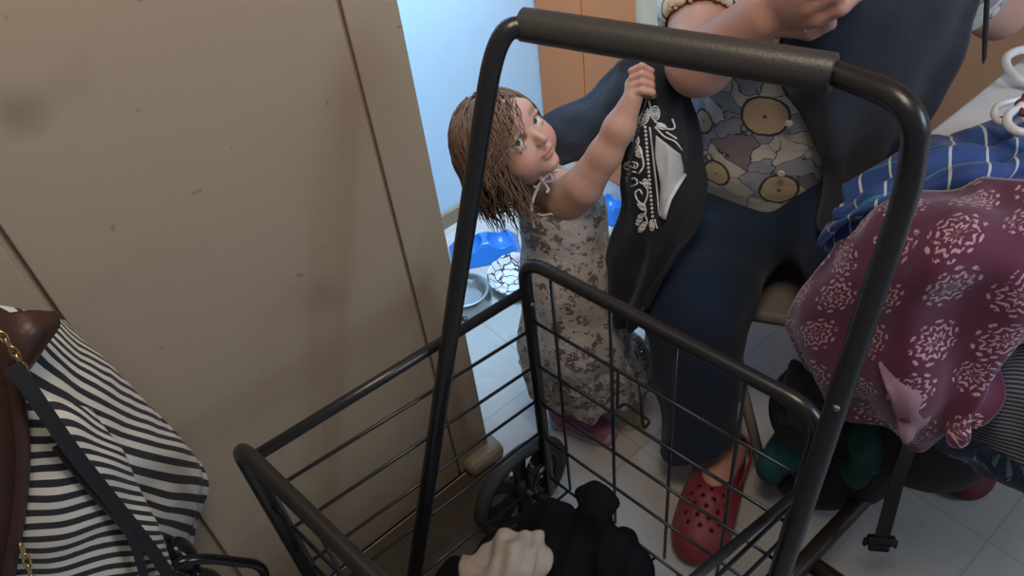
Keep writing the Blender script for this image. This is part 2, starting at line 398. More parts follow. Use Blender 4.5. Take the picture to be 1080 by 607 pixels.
# rivets
for p in (Px(490, 336, -0.70), leg_at(fL, fLb, 0.60) + Vector((0.01, 0, 0)), Py(882, 430, 0.575)):
    bm = bmesh.new(); bmesh.ops.create_uvsphere(bm, u_segments=12, v_segments=8, radius=0.0042, matrix=Matrix.Translation(p)); obj('rivet', bm, mat('worn_rivet', (0.2, 0.19, 0.2), 0.35, 0.8), cart, True)
# wheels, axle
def wheel(x, y, r, nm='wheel'):
    T = Matrix.Translation((x, y, r)) @ Matrix.Rotation(math.radians(90), 4, 'Y')
    bm = bmesh.new(); tw = 0.014
    tube(bm, [T @ Vector(((r - tw) * math.cos(a), (r - tw) * math.sin(a), 0)) for a in [2 * math.pi * k / 48 for k in range(48)]], tw, 12, closed=True)
    wo = obj(nm, bm, m_rub, cart, True)
    bm = bmesh.new(); nsp = 8; r1 = r - 2 * tw + 0.004; r0 = 0.024
    # hub disc with oval openings, built as a ring + spokes + hub
    tube(bm, [T @ Vector((r1 * math.cos(a), r1 * math.sin(a), 0)) for a in [2 * math.pi * k / 48 for k in range(48)]], 0.011, 8, closed=True, flat=1)
    lathe(bm, [(0.006, -0.02), (r0, -0.018), (r0, 0.018), (0.012, 0.022), (0.01, 0.034)], T, 24)
    for k in range(nsp):
        a = 2 * math.pi * k / nsp; dv = Vector((math.cos(a), math.sin(a), 0)); sv = Vector((-math.sin(a), math.cos(a), 0))
        vs = []
        for rr, ww in ((r0 * .8, 0.010), (r0 + .012, .011), (r1 - .014, .016), (r1, .024)):
            vs.append([bm.verts.new(T @ (dv * rr + sv * s1 * ww + Vector((0, 0, s2 * 0.005)))) for s1, s2 in ((-1, -1), (1, -1), (1, 1), (-1, 1))])
        for i in range(3):
            for j in range(4): bm.faces.new((vs[i][j], vs[i][(j + 1) % 4], vs[i + 1][(j + 1) % 4], vs[i + 1][j]))
    obj('wheel_disc', bm, m_plas, wo, True, 35)
wheel(-0.752, 0.495, 0.118); wheel(-0.245, 0.515, 0.118)
for x in (-0.735, -0.27):
    wheel(x + (0.012 if x < -.5 else -.012), 0.10 if x < -.5 else .13, 0.05, 'small_wheel')
bm = bmesh.new(); tube(bm, [(-0.765, 0.495, 0.118), (-0.235, 0.515, 0.118)], 0.005, 10); obj('axle', bm, m_tube, cart, True)
for a in ((-0.735, 0.495), (-0.262, 0.515)):
    bm = bmesh.new(); tube(bm, [(a[0], a[1], 0.118), (a[0], a[1] + 0.02, 0.19)], 0.007, 10); tube(bm, [(a[0], a[1], .118), (a[0], 0.552, 0.16)], 0.006, 10); obj('wheel_bracket', bm, m_tube, cart, True)
#PART2
# ------------------------------------------------------------------ colour painting of skin
def paint(me, verts, base, spots):
    v = np.asarray(verts, np.float32); col = np.tile(np.array(base, np.float32), (len(v), 1))
    for c_, r_, cc, k_ in spots:
        dd = np.linalg.norm(v - np.array(c_, np.float32), axis=1) / r_; f_ = np.clip(1.4 - dd * 1.4, 0, 1)[:, None] * k_; f_ = np.minimum(f_, k_)
        col = col * (1 - f_) + np.array(cc, np.float32) * f_
    ca = me.color_attributes.new('Tone', 'FLOAT_COLOR', 'POINT'); ca.data.foreach_set('color', np.concatenate([col, np.ones((len(v), 1), np.float32)], 1).ravel())
def skin_mat(name, rough=0.5):
    m = mat(name, (.7, .45, .35), rough, spec=.35, sss=0.12); t = NT(m); a = t.n('ShaderNodeAttribute'); a.attribute_name = 'Tone'
    t.col(t.mix(t.math('MULTIPLY', t.noise(t.tc.outputs['Object'], 60, 3), .22), a.outputs['Color'], (0.50, 0.22, 0.17))); t.bump(t.noise(t.tc.outputs['Object'], 220, 2), .06, .002)
    return m
m_skin = skin_mat('child_skin'); m_skin2 = skin_mat('adult_skin', .5)

def strands(bm, centre, axes, radii, grav, starts, length, rad, seed, curl=0.006, nseg=14):
    rnd = random.Random(seed); fx, lx, ux = axes
    def push(p, extra):
        q = p - centre; a, b, c_ = q.dot(fx) / (radii[0] + extra), q.dot(lx) / (radii[1] + extra), q.dot(ux) / (radii[2] + extra)
        k_ = math.sqrt(a * a + b * b + c_ * c_)
        return centre + q / k_ if k_ < 1 and k_ > 1e-6 else p
    for (a, b, c_) in starts:
        L = length * rnd.uniform(.6, 1.1); dvec = (fx * a + lx * b + ux * c_).normalized()
        ex = rnd.uniform(.001, .007); p = centre + fx * (a * radii[0]) + lx * (b * radii[1]) + ux * (c_ * radii[2]); p = push(p, ex)
        pts = [p]; ph = rnd.uniform(0, 6.28); dirn = (grav + dvec * .2).normalized()
        side = dvec.cross(grav).normalized() if dvec.cross(grav).length > .01 else lx
        for k_ in range(nseg):
            cw = math.sin(ph + k_ * .75) * curl * (k_ / nseg + .15); q = pts[-1] + (dirn * .75 + grav * .3).normalized() * (L / nseg) + side * cw + dvec * math.cos(ph + k_ * .9) * curl * .5
            q = push(q, ex); dirn = (q - pts[-1]).normalized(); pts.append(q)
        tube(bm, pts, [rad * (1 - .75 * (i / nseg) ** 2) * (1 if i else .5) for i in range(nseg + 1)], 6)

def head_sdf(Fd, c, f, l, u, s=1.0, child=True):
    """adds skull, face, nose, lips, ears; returns feature positions"""
    def P(a, b, c_): return c + (f * a + l * b + u * c_) * s
    ax = (f, l, u)
    if child:
        Fd.ell(P(-.003, 0, .008), (.077 * s, .068 * s, .074 * s), ax, .02)
        Fd.ell(P(.022, 0, -.030), (.050 * s, .054 * s, .052 * s), ax, .025)
        for sg in (-1, 1): Fd.ell(P(.042, .030 * sg, -.036), (.026 * s, .025 * s, .026 * s), ax, .015)
        Fd.ell(P(.056, 0, -.070), (.017 * s, .019 * s, .014 * s), ax, .014)
        Fd.ell(P(.060, 0, .026), (.020 * s, .045 * s, .024 * s), ax, .02)
        Fd.cone(P(.073, 0, -.004), P(.086, 0, -.024), .0055 * s, .0080 * s, .008)
        for sg in (-1, 1): Fd.ell(P(.080, .0065 * sg, -.026), (.0055 * s,) * 3, ax, .004)
        Fd.ell(P(.0725, 0, -.0450), (.0085 * s, .0165 * s, .0042 * s), ax, .004)
        Fd.ell(P(.0705, 0, -.0530), (.0085 * s, .0135 * s, .0045 * s), ax, .004)
        Fd.ell(P(.085, 0, -.0490), (.006 * s, .0125 * s, .0010 * s), ax, .002, 's')
        for sg in (-1, 1):
            Fd.ell(P(.070, .0285 * sg, -.001), (.012 * s, .0155 * s, .0075 * s), ax, .005, 's')
            Fd.ell(P(.0640, .0285 * sg, .0085), (.0105 * s, .0170 * s, .0052 * s), ax, .003); Fd.ell(P(.0640, .0280 * sg, -.0095), (.0085 * s, .0150 * s, .0038 * s), ax, .003)
            Fd.ell(P(-.004, .070 * sg, -.015), (.014 * s, .006 * s, .019 * s), ax, .006)
    else:
        Fd.ell(P(-.010, 0, .020), (.098 * s, .078 * s, .090 * s), ax, .02)
        Fd.ell(P(.030, 0, -.045), (.058 * s, .058 * s, .068 * s), ax, .025)
        Fd.ell(P(.070, 0, -.100), (.020 * s, .024 * s, .018 * s), ax, .02)
        Fd.cone(P(.088, 0, .0), P(.106, 0, -.036), .008 * s, .011 * s, .01)
        Fd.ell(P(.086, 0, -.064), (.010 * s, .024 * s, .006 * s), ax, .005); Fd.ell(P(.084, 0, -.076), (.010 * s, .020 * s, .006 * s), ax, .005)
        for sg in (-1, 1):
            Fd.ell(P(.088, .032 * sg, .002), (.012 * s, .016 * s, .008 * s), ax, .006, 's')
            Fd.ell(P(0, .080 * sg, -.015), (.018 * s, .008 * s, .030 * s), ax, .006)
    return P
def eye_mesh(c, f, r, parent, iris):
    bm = bmesh.new(); bmesh.ops.create_uvsphere(bm, u_segments=20, v_segments=14, radius=r)
    q = f.to_track_quat('Z', 'Y').to_matrix().to_4x4(); 
    o = obj('eye', bm, mat('eye_white', (.75, .72, .70), .2), parent, True)
    me = o.data; me.materials.append(iris); me.materials.append(m_gap)
    for p in me.polygons:
        zc = p.center.normalized().z; p.material_index = 2 if zc > .97 else (1 if zc > .86 else 0)
    me.transform(Matrix.Translation(c) @ q)

# ------------------------------------------------------------------ the child
tf = Vector((.58, -.08, -.81)).normalized(); tu = Vector((-.60, -.62, 0)); tu.z = -(tu.x * tf.x + tu.y * tf.y) / tf.z; tu.normalize()
hf, hu = camdir(*tf), camdir(*tu); hl = hu.cross(hf).normalized(); hc = Pc(531, 148, 1.37)
kid = thing('child', Pz(610, 440, 0), 'toddler in floral strap dress facing the camera, one arm raised, pulling black cloth', 'person')
lo = Vector((-1.14, 0.52, -0.01)); hi = Vector((-0.66, 1.02, 0.90))
Fd = Field(lo, hi, 0.0026)
chest = Pc(590, 228, 1.52); belly = Pc(600, 292, 1.58); hips = Pc(605, 345, 1.65); neckb = Pc(578, 196, 1.455)
rsh = Pc(604, 206, 1.425); lsh = Pc(572, 186, 1.53)
Fd.ell(hips, (.072, .066, .06), None, .02); Fd.ell(belly, (.070, .066, .075), None, .03); Fd.ell(chest, (.070, .060, .075), None, .03)
Fd.cone(rsh, lsh, .034, .036, .03); Fd.cone(neckb, hc - hu * .055 - hf * .01, .032, .030, .02)
Fd.chain([Pc(597, 212, 1.44), Pc(614, 197, 1.40), Pc(638, 163, 1.355), Pc(653, 135, 1.325), Pc(667, 104, 1.30)], [.037, .034, .0275, .025, .0165], .012)
Fd.ell(Pc(670, 91, 1.298), (.0165, .0135, .0185), (camdir(.9, -.3, .1), camdir(.1, .2, .95), camdir(-.3, -.9, 0)), .008)
for i in range(4):
    w_ = (0, 0, 0, 1)[i]
    Fd.chain([Pc(666 + w_, 75 + 8.2 * i, 1.292), Pc(677, 70 + 8.6 * i, 1.281), Pc(686.5 + .5 * i, 75 + 7.6 * i, 1.284), Pc(687.5 + .5 * i, 78.5 + 7.4 * i, 1.300), Pc(680, 78.5 + 7.4 * i, 1.306)], [.0062, .0062, .0058, .0054, .0048], .0018)
Fd.chain([Pc(668, 100, 1.305), Pc(673, 88, 1.318), Pc(683, 79, 1.318), Pc(688, 74, 1.309)], [.0085, .0075, .0065, .0055], .003)
lw = Pc(612, 300, 1.70)
Fd.chain([lsh, Pc(582, 245, 1.66), lw], [.034, .027, .018], .012); Fd.ell(lw + Vector((.005, .01, -.025)), (.016, .012, .02), None, .006)
for i in range(4): Fd.chain([lw + Vector((-.012 + .008 * i, .012, -.035)), lw + Vector((-.013 + .009 * i, .020, -.055)), lw + Vector((-.012 + .008 * i, .014, -.066))], [.005, .005, .0045], .002)
Fd.chain([lw + Vector((.012, .012, -.015)), lw + Vector((.018, .022, -.035))], [.006, .005], .003)
anR = Pz(597, 424, .075); anL = Pz(640, 384, .075)
Fd.chain([hips + Vector((.035, 0, -.03)), (hips + anR) / 2 + Vector((.01, .02, 0)), anR], [.05, .036, .025], .02)
Fd.chain([hips + Vector((-.03, .01, -.03)), (hips + anL) / 2 + Vector((0, .03, 0)), anL], [.05, .036, .025], .02)
ftd = Vector((.90, .34, 0)).normalized(); ftL = Vector((.6, .8, 0)).normalized()
for a_, d_ in ((anR, ftd), (anL, ftL)): Fd.chain([a_, Vector((a_.x, a_.y, .035)) - d_ * .012, Vector((a_.x, a_.y, .028)) + d_ * .085], [.025, .022, .015], .015)
HP = head_sdf(Fd, hc, hf, hl, hu)
me = Fd.mesh('body'); base = (0.50, 0.275, 0.20)
sp = [(HP(.066, sg * .034, -.034), .024, (.55, .20, .15), .55) for sg in (-1, 1)] + [(HP(.082, 0, -.049), .0135, (.42, .10, .09), .85), (HP(.088, 0, -.026), .012, (.52, .22, .16), .5)]
sp += [(HP(.079 - .0022 * k_, sg * (.017 + .0055 * k_), .0185 + .0015 * (1 - abs(k_ - 1))), .0068, (.20, .105, .065), .7) for sg in (-1, 1) for k_ in range(4)]
sp += [(HP(.0745 - .0004 * k_ * k_, sg * (.0175 + .0045 * k_), .0062 - .001 * abs(k_ - 2.3)), .0050, (.10, .05, .04), .9) for sg in (-1, 1) for k_ in range(6)]
sp += [(Pc(683, 80, 1.28), .03, (.56, .25, .20), .4)]
paint(me, Fd.v, base, sp); body = link('body', me, m_skin, kid)
m_iris = mat('dark_blue_grey_iris', (.06, .08, .10), .15)
for sg in (-1, 1): eye_mesh(HP(.0585, .0275 * sg, -.001), (hf * .45 + (Vector((0, 0, H)) - hc).normalized() * .55).normalized(), .0120, kid, m_iris)
# hair
m_hair = mat('light_brown_hair', (.16, .092, .060), .6, spec=.2, vary=.35, vscale=90, bump=.2, bscale=200)
Hf = Field(hc - Vector((.13,) * 3), hc + Vector((.13,) * 3), .0028); hcc = hc - hf * .006 + hu * .008
Hf.ell(hcc, (.078, .0725, .078), (hf, hl, hu), .01); Hf.ell(hc - hf * .03 - hu * .035, (.045, .055, .050), (hf, hl, hu), .03)
Hf.ell(HP(.080, .010, -.024), (.058, .054, .066), (hf, hl, hu), .012, 's'); Hf.ell(HP(.05, 0, -.095), (.07, .06, .05), (hf, hl, hu), .012, 's')
hme = Hf.mesh('hair')
bm = bmesh.new(); bm.from_mesh(hme); rnd = random.Random(3); starts = []
for k_ in range(900):
    a, b, c_ = rnd.uniform(-1, .45), rnd.uniform(-1, 1), rnd.uniform(-.35, 1); n_ = math.sqrt(a * a + b * b + c_ * c_); a, b, c_ = a / n_, b / n_, c_ / n_
    if a > .62 or (a > .35 and c_ < .3 and b > -.4): continue
    starts.append((a, b, c_))
grav = Vector((0, 0, -1)); strands(bm, hcc, (hf, hl, hu), (.079, .0735, .079), (grav * .6 + camdir(.55, .8, 0) * .6).normalized(), starts, .105, .0017, 5, .0022)
st2 = [(rnd.uniform(.45, .62), rnd.uniform(-.85, .25), rnd.uniform(.35, .75)) for _ in range(110)]   # fringe falling over the temple
strands(bm, hc, (hf, hl, hu), (.088, .073, .087), camdir(.12, .95, -.15), st2, .095, .0013, 9, .0035)
st3 = [(rnd.uniform(-.8, .1), rnd.uniform(-1, -.1), rnd.uniform(-.9, -.3)) for _ in range(90)]
strands(bm, hcc, (hf, hl, hu), (.079, .0735, .079), (camdir(.45, .9, .1) * 1).normalized(), st3, .075, .0020, 11, .007)
obj('hair', bm, m_hair, kid, True)
# dress
m_dress = mat('floral_cotton', (.5, .45, .4), .85, sheen=.2); t = NT(m_dress); o_ = t.tc.outputs['Object']
wob = t.vmath('ADD', o_, t.scl(t.noise(o_, 55, 2, 'Color'), .018))
v1 = t.vor(wob, 36); blot = t.math('LESS_THAN', v1[0], .47); hol = t.math('GREATER_THAN', v1[0], .20); pet = t.math('GREATER_THAN', t.noise(o_, 170, 2), .43)
v2 = t.vor(wob, 70); sml = t.math('LESS_THAN', v2[0], .27)
keep = t.math('GREATER_THAN', t.noise(t.vmath('ADD', o_, (3, 1, 2)), 28, 2), .46)
c = t.mix(t.noise(o_, 12, 3), (.42, .37, .345), (.52, .465, .44))
c = t.mix(t.math('MULTIPLY', t.math('MULTIPLY', blot, pet), t.math('MULTIPLY', keep, .85)), c, (.07, .05, .05)); c = t.mix(t.math('MULTIPLY', sml, .75), c, (.16, .12, .115)); t.col(c)
t.bump(t.noise(o_, 26, 5), .8, .012)
Df = Field(lo - Vector((.05, .05, 0)), hi + Vector((.06, .02, -.15)), .0033)
hem = Vector((-.862, .792, .13)); t0 = Pc(598, 215, 1.50)
cl_ = Pc(594, 232, 1.525)
Df.cone(cl_ + Vector((0, 0, .02)), belly, .080, .088, .02); Df.cone(belly, hips + Vector((0, 0, -.02)), .090, .106, .03); Df.cone(hips + Vector((0, 0, -.02)), hem, .104, .112, .03)
Df.ell(Pc(592, 222, 1.51), (.083, .074, .085), None, .02)
# hollow inside, open below and at the neckline
inner = Field(lo - Vector((.05, .05, 0)), hi + Vector((.06, .02, -.15)), .0033)
Zs = Df.lo[2] + Df.h * np.arange(Df.n[2]); Xs = Df.lo[0] + Df.h * np.arange(Df.n[0]); Ys = Df.lo[1] + Df.h * np.arange(Df.n[1])
ang = np.arctan2(Ys[None, :] - hem.y, Xs[:, None] - hem.x)
amp = np.clip((.42 - Zs) / .36, 0, 1)[None, None, :]
rip = (np.sin(ang * 11 + .6)[:, :, None] * .6 + np.sin(ang[:, :, None] * 7 + 2 + 14 * Zs[None, None, :]) * .8) * .010 * np.clip((.55 - Zs) / .40, 0, 1)[None, None, :]
ts_ = np.clip((.245 - Zs) / .02, 0, 1)[None, None, :]; tier = ts_ * (.008 + (.235 - Zs)[None, None, :] * .16) + np.sin(ang * 24)[:, :, None] * .0040 * ts_
Df.d = (Df.d + rip - tier).astype(np.float32)
Df.d = np.maximum(Df.d, -(Df.d + .0050)).astype(np.float32)
Df.cut((0, 0, float(hem.z) + .002) , (0, 0, -1))
nk = Pc(562, 240, 1.45); nk2 = Pc(604, 215, 1.40); nk3 = Pc(628, 186, 1.45)
nn = (nk2 - nk).cross(nk3 - nk); nn = nn if nn.z > 0 else -nn; nn = (nn.normalized() * .35 + Vector((0, 0, 1)) * .65).normalized()
Df.cut(tuple((nk + nk2) / 2), tuple(nn))
dme = Df.mesh('dress'); dress = link('dress', dme, m_dress, kid)
m_trim = mat('cream_cotton_trim', (.66, .57, .51), .8)
def surf_points(field_v, plane_p, plane_n, tol):
    dd = (field_v - np.array(plane_p)) @ np.array(plane_n); return field_v[np.abs(dd) < tol]
ring = surf_points(Df.v, (nk + nk2) / 2, nn, .0034)
if len(ring) > 20:
    cen = ring.mean(0); cen_v = Vector(cen.tolist()); e1 = nn.cross(Vector((0, 1, 0))).normalized(); e2 = nn.cross(e1); an = np.arctan2((ring - cen) @ np.array(e2), (ring - cen) @ np.array(e1)); rr_ = np.linalg.norm(ring - cen, axis=1)
    pts = []
    for k_ in range(60):
        a0 = -math.pi + 2 * math.pi * (k_ + .5) / 60; mk = np.abs(an - a0) < .09
        r_ = rr_[mk].max() if mk.any() else np.median(rr_); pts.append(cen_v + (e1 * math.cos(a0) + e2 * math.sin(a0)) * float(r_) + nn * (.002 + .0022 * math.sin(k_ * math.pi * .8)))
    bm = bmesh.new(); tube(bm, pts, .0022, 8, closed=True); obj('neckline_trim', bm, m_trim, dress, True)
bm = bmesh.new(); tube(bm, catmull([Pc(563, 240, 1.425), Pc(560, 222, 1.405), Pc(564, 204, 1.395), Pc(571, 191, 1.398)], 6), .003, 8); tube(bm, catmull([Pc(571, 190, 1.398), Pc(582, 181, 1.415), Pc(594, 180, 1.45)], 5), .003, 8); obj('strap', bm, m_trim, dress, True)
bm = bmesh.new()
for px_ in ([(571, 190), (563, 184), (564, 180), (571, 188)], [(571, 190), (579, 184), (582, 190), (573, 192)], [(571, 190), (566, 197), (562, 196)], [(571, 190), (578, 199), (576, 203)]): tube(bm, catmull([Pc(a, b, 1.388) for a, b in px_], 5), .0026, 8)
bmesh.ops.create_uvsphere(bm, u_segments=10, v_segments=8, radius=.005, matrix=Matrix.Translation(Pc(571, 190, 1.388))); obj('bow', bm, m_trim, dress, True)
# shoes
m_pink = mat('pink_trainer', (.30, .11, .17), .6, vary=.75, vscale=70, bump=.2); m_sole = mat('grey_pink_sole', (.33, .29, .33), .6, vary=.3, vscale=40); m_lace = mat('pale_pink_lace', (.62, .42, .48), .7)
def trainer(a_, d_):
    s_ = Vector((-d_.y, d_.x, 0)); g = Vector((a_.x, a_.y, 0)) - d_ * .028
    Sf = Field(g - Vector((.16, .16, .01)), g + Vector((.16, .16, .10)), .0026); ax = (d_, s_, Vector((0, 0, 1)))
    Sf.ell(g + d_ * .018 + Vector((0, 0, .035)), (.034, .030, .036), ax, .01); Sf.ell(g + d_ * .065 + Vector((0, 0, .026)), (.045, .030, .032), ax, .02); Sf.ell(g + d_ * .108 + Vector((0, 0, .018)), (.036, .032, .024), ax, .02)
    Sf.cone(g + d_ * .020 + Vector((0, 0, .05)), g + d_ * .02 + Vector((0, 0, .075)), .031, .029, .01); Sf.cut((0, 0, .072), (0, 0, 1)); Sf.cut((0, 0, .006), (0, 0, -1))
    o = link('shoe', Sf.mesh('shoe'), m_pink, kid)
    Tf = Field(g - Vector((.16, .16, .02)), g + Vector((.16, .16, .06)), .0026)
    Tf.cone(g + d_ * .018 + Vector((0, 0, .012)), g + d_ * .112 + Vector((0, 0, .012)), .033, .034, .01); Tf.cut((0, 0, .016), (0, 0, 1)); Tf.cut((0, 0, .001), (0, 0, -1))
    Tf.ell(g + d_ * .132 + Vector((0, 0, .014)), (.016, .026, .018), ax, .006); Tf.cut((0, 0, .001), (0, 0, -1)); link('sole', Tf.mesh('sole'), m_sole, o)
    bm = bmesh.new()
    for k_ in range(4):
        q = g + d_ * (.055 + .012 * k_); z = .0585 - .0045 * k_
        tube(bm, catmull([q - s_ * .018 + Vector((0, 0, z - .010)), q + Vector((0, 0, z + .002)) + d_ * .004, q + s_ * .018 + Vector((0, 0, z - .010))], 5), .0022, 6)
    obj('laces', bm, m_lace, o, True)
trainer(anR, ftd); trainer(anL, ftL)

# ------------------------------------------------------------------ the adult
adult = thing('person', Pz(790, 380, 0), 'seated adult in floral blouse, navy trousers and red clogs, face out of frame', 'person')
pel = Pc(820, 190, 1.60); hR = Pc(785, 212, 1.60); hL = Pc(865, 200, 1.50)
kR = Pc(732, 312, 1.475); aR = Pc(750, 462, 1.665); kL = Pc(945, 318, 1.36)
che = Pc(845, 55, 1.36); wai = Pc(812, 140, 1.49)
sR = Pc(740, -42, 1.35); sL = Pc(1000, -20, 1.25); nb = Pc(868, -62, 1.20)
eR = Pc(738, 66, 1.265); wR = Pc(806, 16, 1.13); 
eL = Pc(1052, 12, 1.40); wL = Pc(985, -75, 1.22)
heelL = Pz(1024, 458, 0.03) + Vector((-.05, .125, -.03)); aL = heelL + Vector((.015, -.04, .10)); 
afd = Vector((.40, -.80, -.25)).normalized(); aup = Vector((.18, -.30, 1)); aup = (aup - afd * aup.dot(afd)).normalized(); all_ = aup.cross(afd).normalized()
ahc = nb + Vector((.06, -.10, .17))
Af = Field((-1.02, .58, -.01), (-.06, 1.55, 1.42), .0058)
side = (sL - sR).normalized(); fwd = Vector((-side.y, side.x, 0)); fwd = -fwd if fwd.y > 0 else fwd; fwd.normalize(); sideh = Vector((side.x, side.y, 0)).normalized(); Z = Vector((0, 0, 1))
Af.ell(pel, (.17, .12, .11), (sideh, fwd, Z), .03); Af.ell(wai, (.155, .12, .14), (sideh, fwd, Z), .05); Af.ell(che, (.165, .12, .16), (sideh, fwd, Z), .06)
Af.cone(sR, sL, .06, .06, .05); Af.cone(nb, ahc - aup * .06, .052, .048, .03)
Af.chain([sR, eR, wR], [.058, .050, .035], .02); Af.chain([sL, eL, wL], [.056, .044, .028], .02)
def hand(Fx, w_, d_, pal, spread, s=1.0, curl=.6):
    """palm and five fingers: d_ along the hand, pal the palm side, spread across it"""
    Fx.ell(w_ + d_ * .045 * s, (.045 * s, .036 * s, .016 * s), (d_, spread, pal), .012)
    for i in range(4):
        b_ = w_ + d_ * .080 * s + spread * (.030 - .0195 * i) * s; Lf = (.036, .042, .038, .030)[i] * s
        p1 = b_ + (d_ + pal * curl * .5).normalized() * Lf; p2 = p1 + (d_ * (1 - curl) + pal * curl * 1.3).normalized() * Lf * .72; p3 = p2 + (pal - d_ * curl).normalized() * Lf * .55
        Fx.chain([b_ - d_ * .02, b_, p1, p2, p3], [.010 * s, .0100 * s, .0092 * s, .0086 * s, .0074 * s], .004)
    tb = w_ + d_ * .018 * s + spread * .026 * s; t1 = tb + (d_ * .7 + spread * .7 + pal * .3).normalized() * .036 * s; t2 = t1 + (d_ * .9 + pal * .4 + spread * .1).normalized() * .030 * s
    Fx.chain([tb, t1, t2], [.0145 * s, .0115 * s, .0095 * s], .006)
hd = (Pc(850, 2, 1.055) - wR).normalized(); hp = (fwd - hd * fwd.dot(hd)).normalized(); hand(Af, wR, hd, -Z.cross(hd).cross(hd).normalized() * -1 if False else (-hp), hd.cross(hp), 1.0, .6)
hd2 = (Pc(930, -110, 1.15) - wL).normalized(); hp2 = (fwd - hd2 * fwd.dot(hd2)).normalized(); hand(Af, wL, hd2, -hp2, -hd2.cross(hp2), 1.0, .7)
Af.chain([hR, kR, aR], [.085, .062, .042], .03); Af.chain([hL, kL, aL], [.085, .062, .040], .03)
AP = head_sdf(Af, ahc, afd, all_, aup, 1.0, False)
# right foot in its clog
heel = Vector((-.562, .918, 0)); toed = Vector((.40, -.917, 0)).normalized(); toed = (Pz(727, 592, 0) - heel).normalized(); sd = Vector((-toed.y, toed.x, 0))
Af.chain([aR, heel + toed * .045 + Z * .052], [.040, .034], .02); Af.chain([heel + toed * .04 + Z * .045, heel + toed * .12 + Z * .050, heel + toed * .21 + Z * .034], [.032, .034, .026], .03)
toedL = Vector((.35, -.93, 0)).normalized(); sdL = Vector((-toedL.y, toedL.x, 0))
Af.chain([aL, heelL + toedL * .045 + Z * .052], [.040, .034], .02); Af.chain([heelL + toedL * .04 + Z * .045, heelL + toedL * .12 + Z * .050, heelL + toedL * .21 + Z * .034], [.032, .034, .026], .03)
me = Af.mesh('body'); paint(me, Af.v, (.50, .285, .225), [(AP(.09, 0, -.07), .022, (.5, .17, .15), .8), (AP(.07, .04, -.04), .04, (.62, .3, .24), .5), (AP(.07, -.04, -.04), .04, (.62, .3, .24), .5), (Pc(855, 2, 1.2), .10, (.54, .25, .23), .7)])
link('body', me, m_skin2, adult)
for sg in (-1, 1): eye_mesh(AP(.078, .031 * sg, .002), afd, .0135, adult, m_iris)
m_hair2 = mat('brown_hair', (.12, .075, .05), .45, vary=.3, vscale=80)
Hf = Field(ahc - Vector((.18,) * 3), ahc + Vector((.18,) * 3), .005); Hf.ell(ahc - afd * .020 + aup * .028, (.106, .089, .096), (afd, all_, aup), .01); Hf.ell(ahc - afd * .10 - aup * .02, (.045, .05, .045), (afd, all_, aup), .02)
Hf.ell(ahc + afd * .10 - aup * .03, (.08, .070, .10), (afd, all_, aup), .01, 's')
bm = bmesh.new(); bm.from_mesh(Hf.mesh('hair')); starts = []
for k_ in range(160):
    a, b, c_ = rnd.uniform(-1, .5), rnd.uniform(-1, 1), rnd.uniform(0, 1); n_ = math.sqrt(a * a + b * b + c_ * c_); starts.append((a / n_, b / n_, c_ / n_))
strands(bm, ahc - afd * .020 + aup * .028, (afd, all_, aup), (.107, .090, .097), (-afd * .8 - aup * .5).normalized(), starts, .14, .0026, 15, .003); obj('hair', bm, m_hair2, adult, True)

# blouse
Bf = Field((-1.04, .70, .45), (-.18, 1.55, 1.16), .0058)
Bf.ell(wai, (.180, .150, .155), (sideh, fwd, Z), .05); Bf.ell(che, (.190, .150, .175), (sideh, fwd, Z), .06); Bf.ell(pel + Z * .02, (.200, .155, .11), (sideh, fwd, Z), .05)
Bf.ell(che + fwd * .05 + Z * .01 - sideh * .07, (.085, .075, .08), (sideh, fwd, Z), .04); Bf.ell(che + fwd * .05 + Z * .01 + sideh * .07, (.085, .075, .08), (sideh, fwd, Z), .04)
Bf.cone(sR, sL, .072, .072, .05); Bf.cone(sR, sR.lerp(eR, .5), .074, .070, .02); Bf.cone(sL, sL.lerp(eL, .25), .074, .068, .02)
def hole(Fx, a, b, ra, rb, k=.004): Fx.cone(a, b, ra, rb, k, 's')
hole(Bf, sR.lerp(eR, .45), sR.lerp(eR, 1.3), .055, .060); hole(Bf, sL.lerp(eL, .30), sL.lerp(eL, 1.3), .058, .06)
hole(Bf, nb + Z * .02 + fwd * .02, nb + Z * .12 + fwd * .04, .066, .09)
Bf.cut(tuple(Pc(800, 238, 1.47)), tuple((camdir(-.08, 1, 0.15) * .5 - Z * .5).normalized()))
bme_ = Bf.mesh('blouse')
m_bl = mat('floral_blouse_cotton', (.6, .58, .55), .8, sheen=.2); t = NT(m_bl); o_ = t.tc.outputs['Object']
wob = t.vmath('ADD', o_, t.scl(t.vmath('SUBTRACT', t.noise(o_, 9, 2, 'Color'), (.5, .5, .5)), .12)); wob = t.vmath('ADD', wob, t.scl(t.vmath('SUBTRACT', t.noise(o_, 45, 2, 'Color'), (.5, .5, .5)), .022))
v1 = t.vor(wob, 21); ve = t.vor(wob, 21, 'DISTANCE_TO_EDGE'); cr = t.sep(v1[1])[0]
c = t.ramp(cr, [(0, (.60, .55, .50)), (.26, (.30, .33, .40)), (.40, (.66, .62, .57)), (.66, (.36, .38, .46)), (.76, (.58, .52, .46)), (.88, (.66, .62, .57)), (.94, (.26, .20, .24))], True)
rib = t.math('LESS_THAN', t.math('ABSOLUTE', t.math('SINE', t.math('MULTIPLY', t.sep(wob)[2], 170.0))), .13); c = t.mix(t.math('MULTIPLY', rib, .3), c, (.14, .13, .15))
edge = t.ramp(ve[0], [(.010, (1, 1, 1)), (.028, (0, 0, 0))]); c = t.mix(edge, c, (.045, .045, .055))
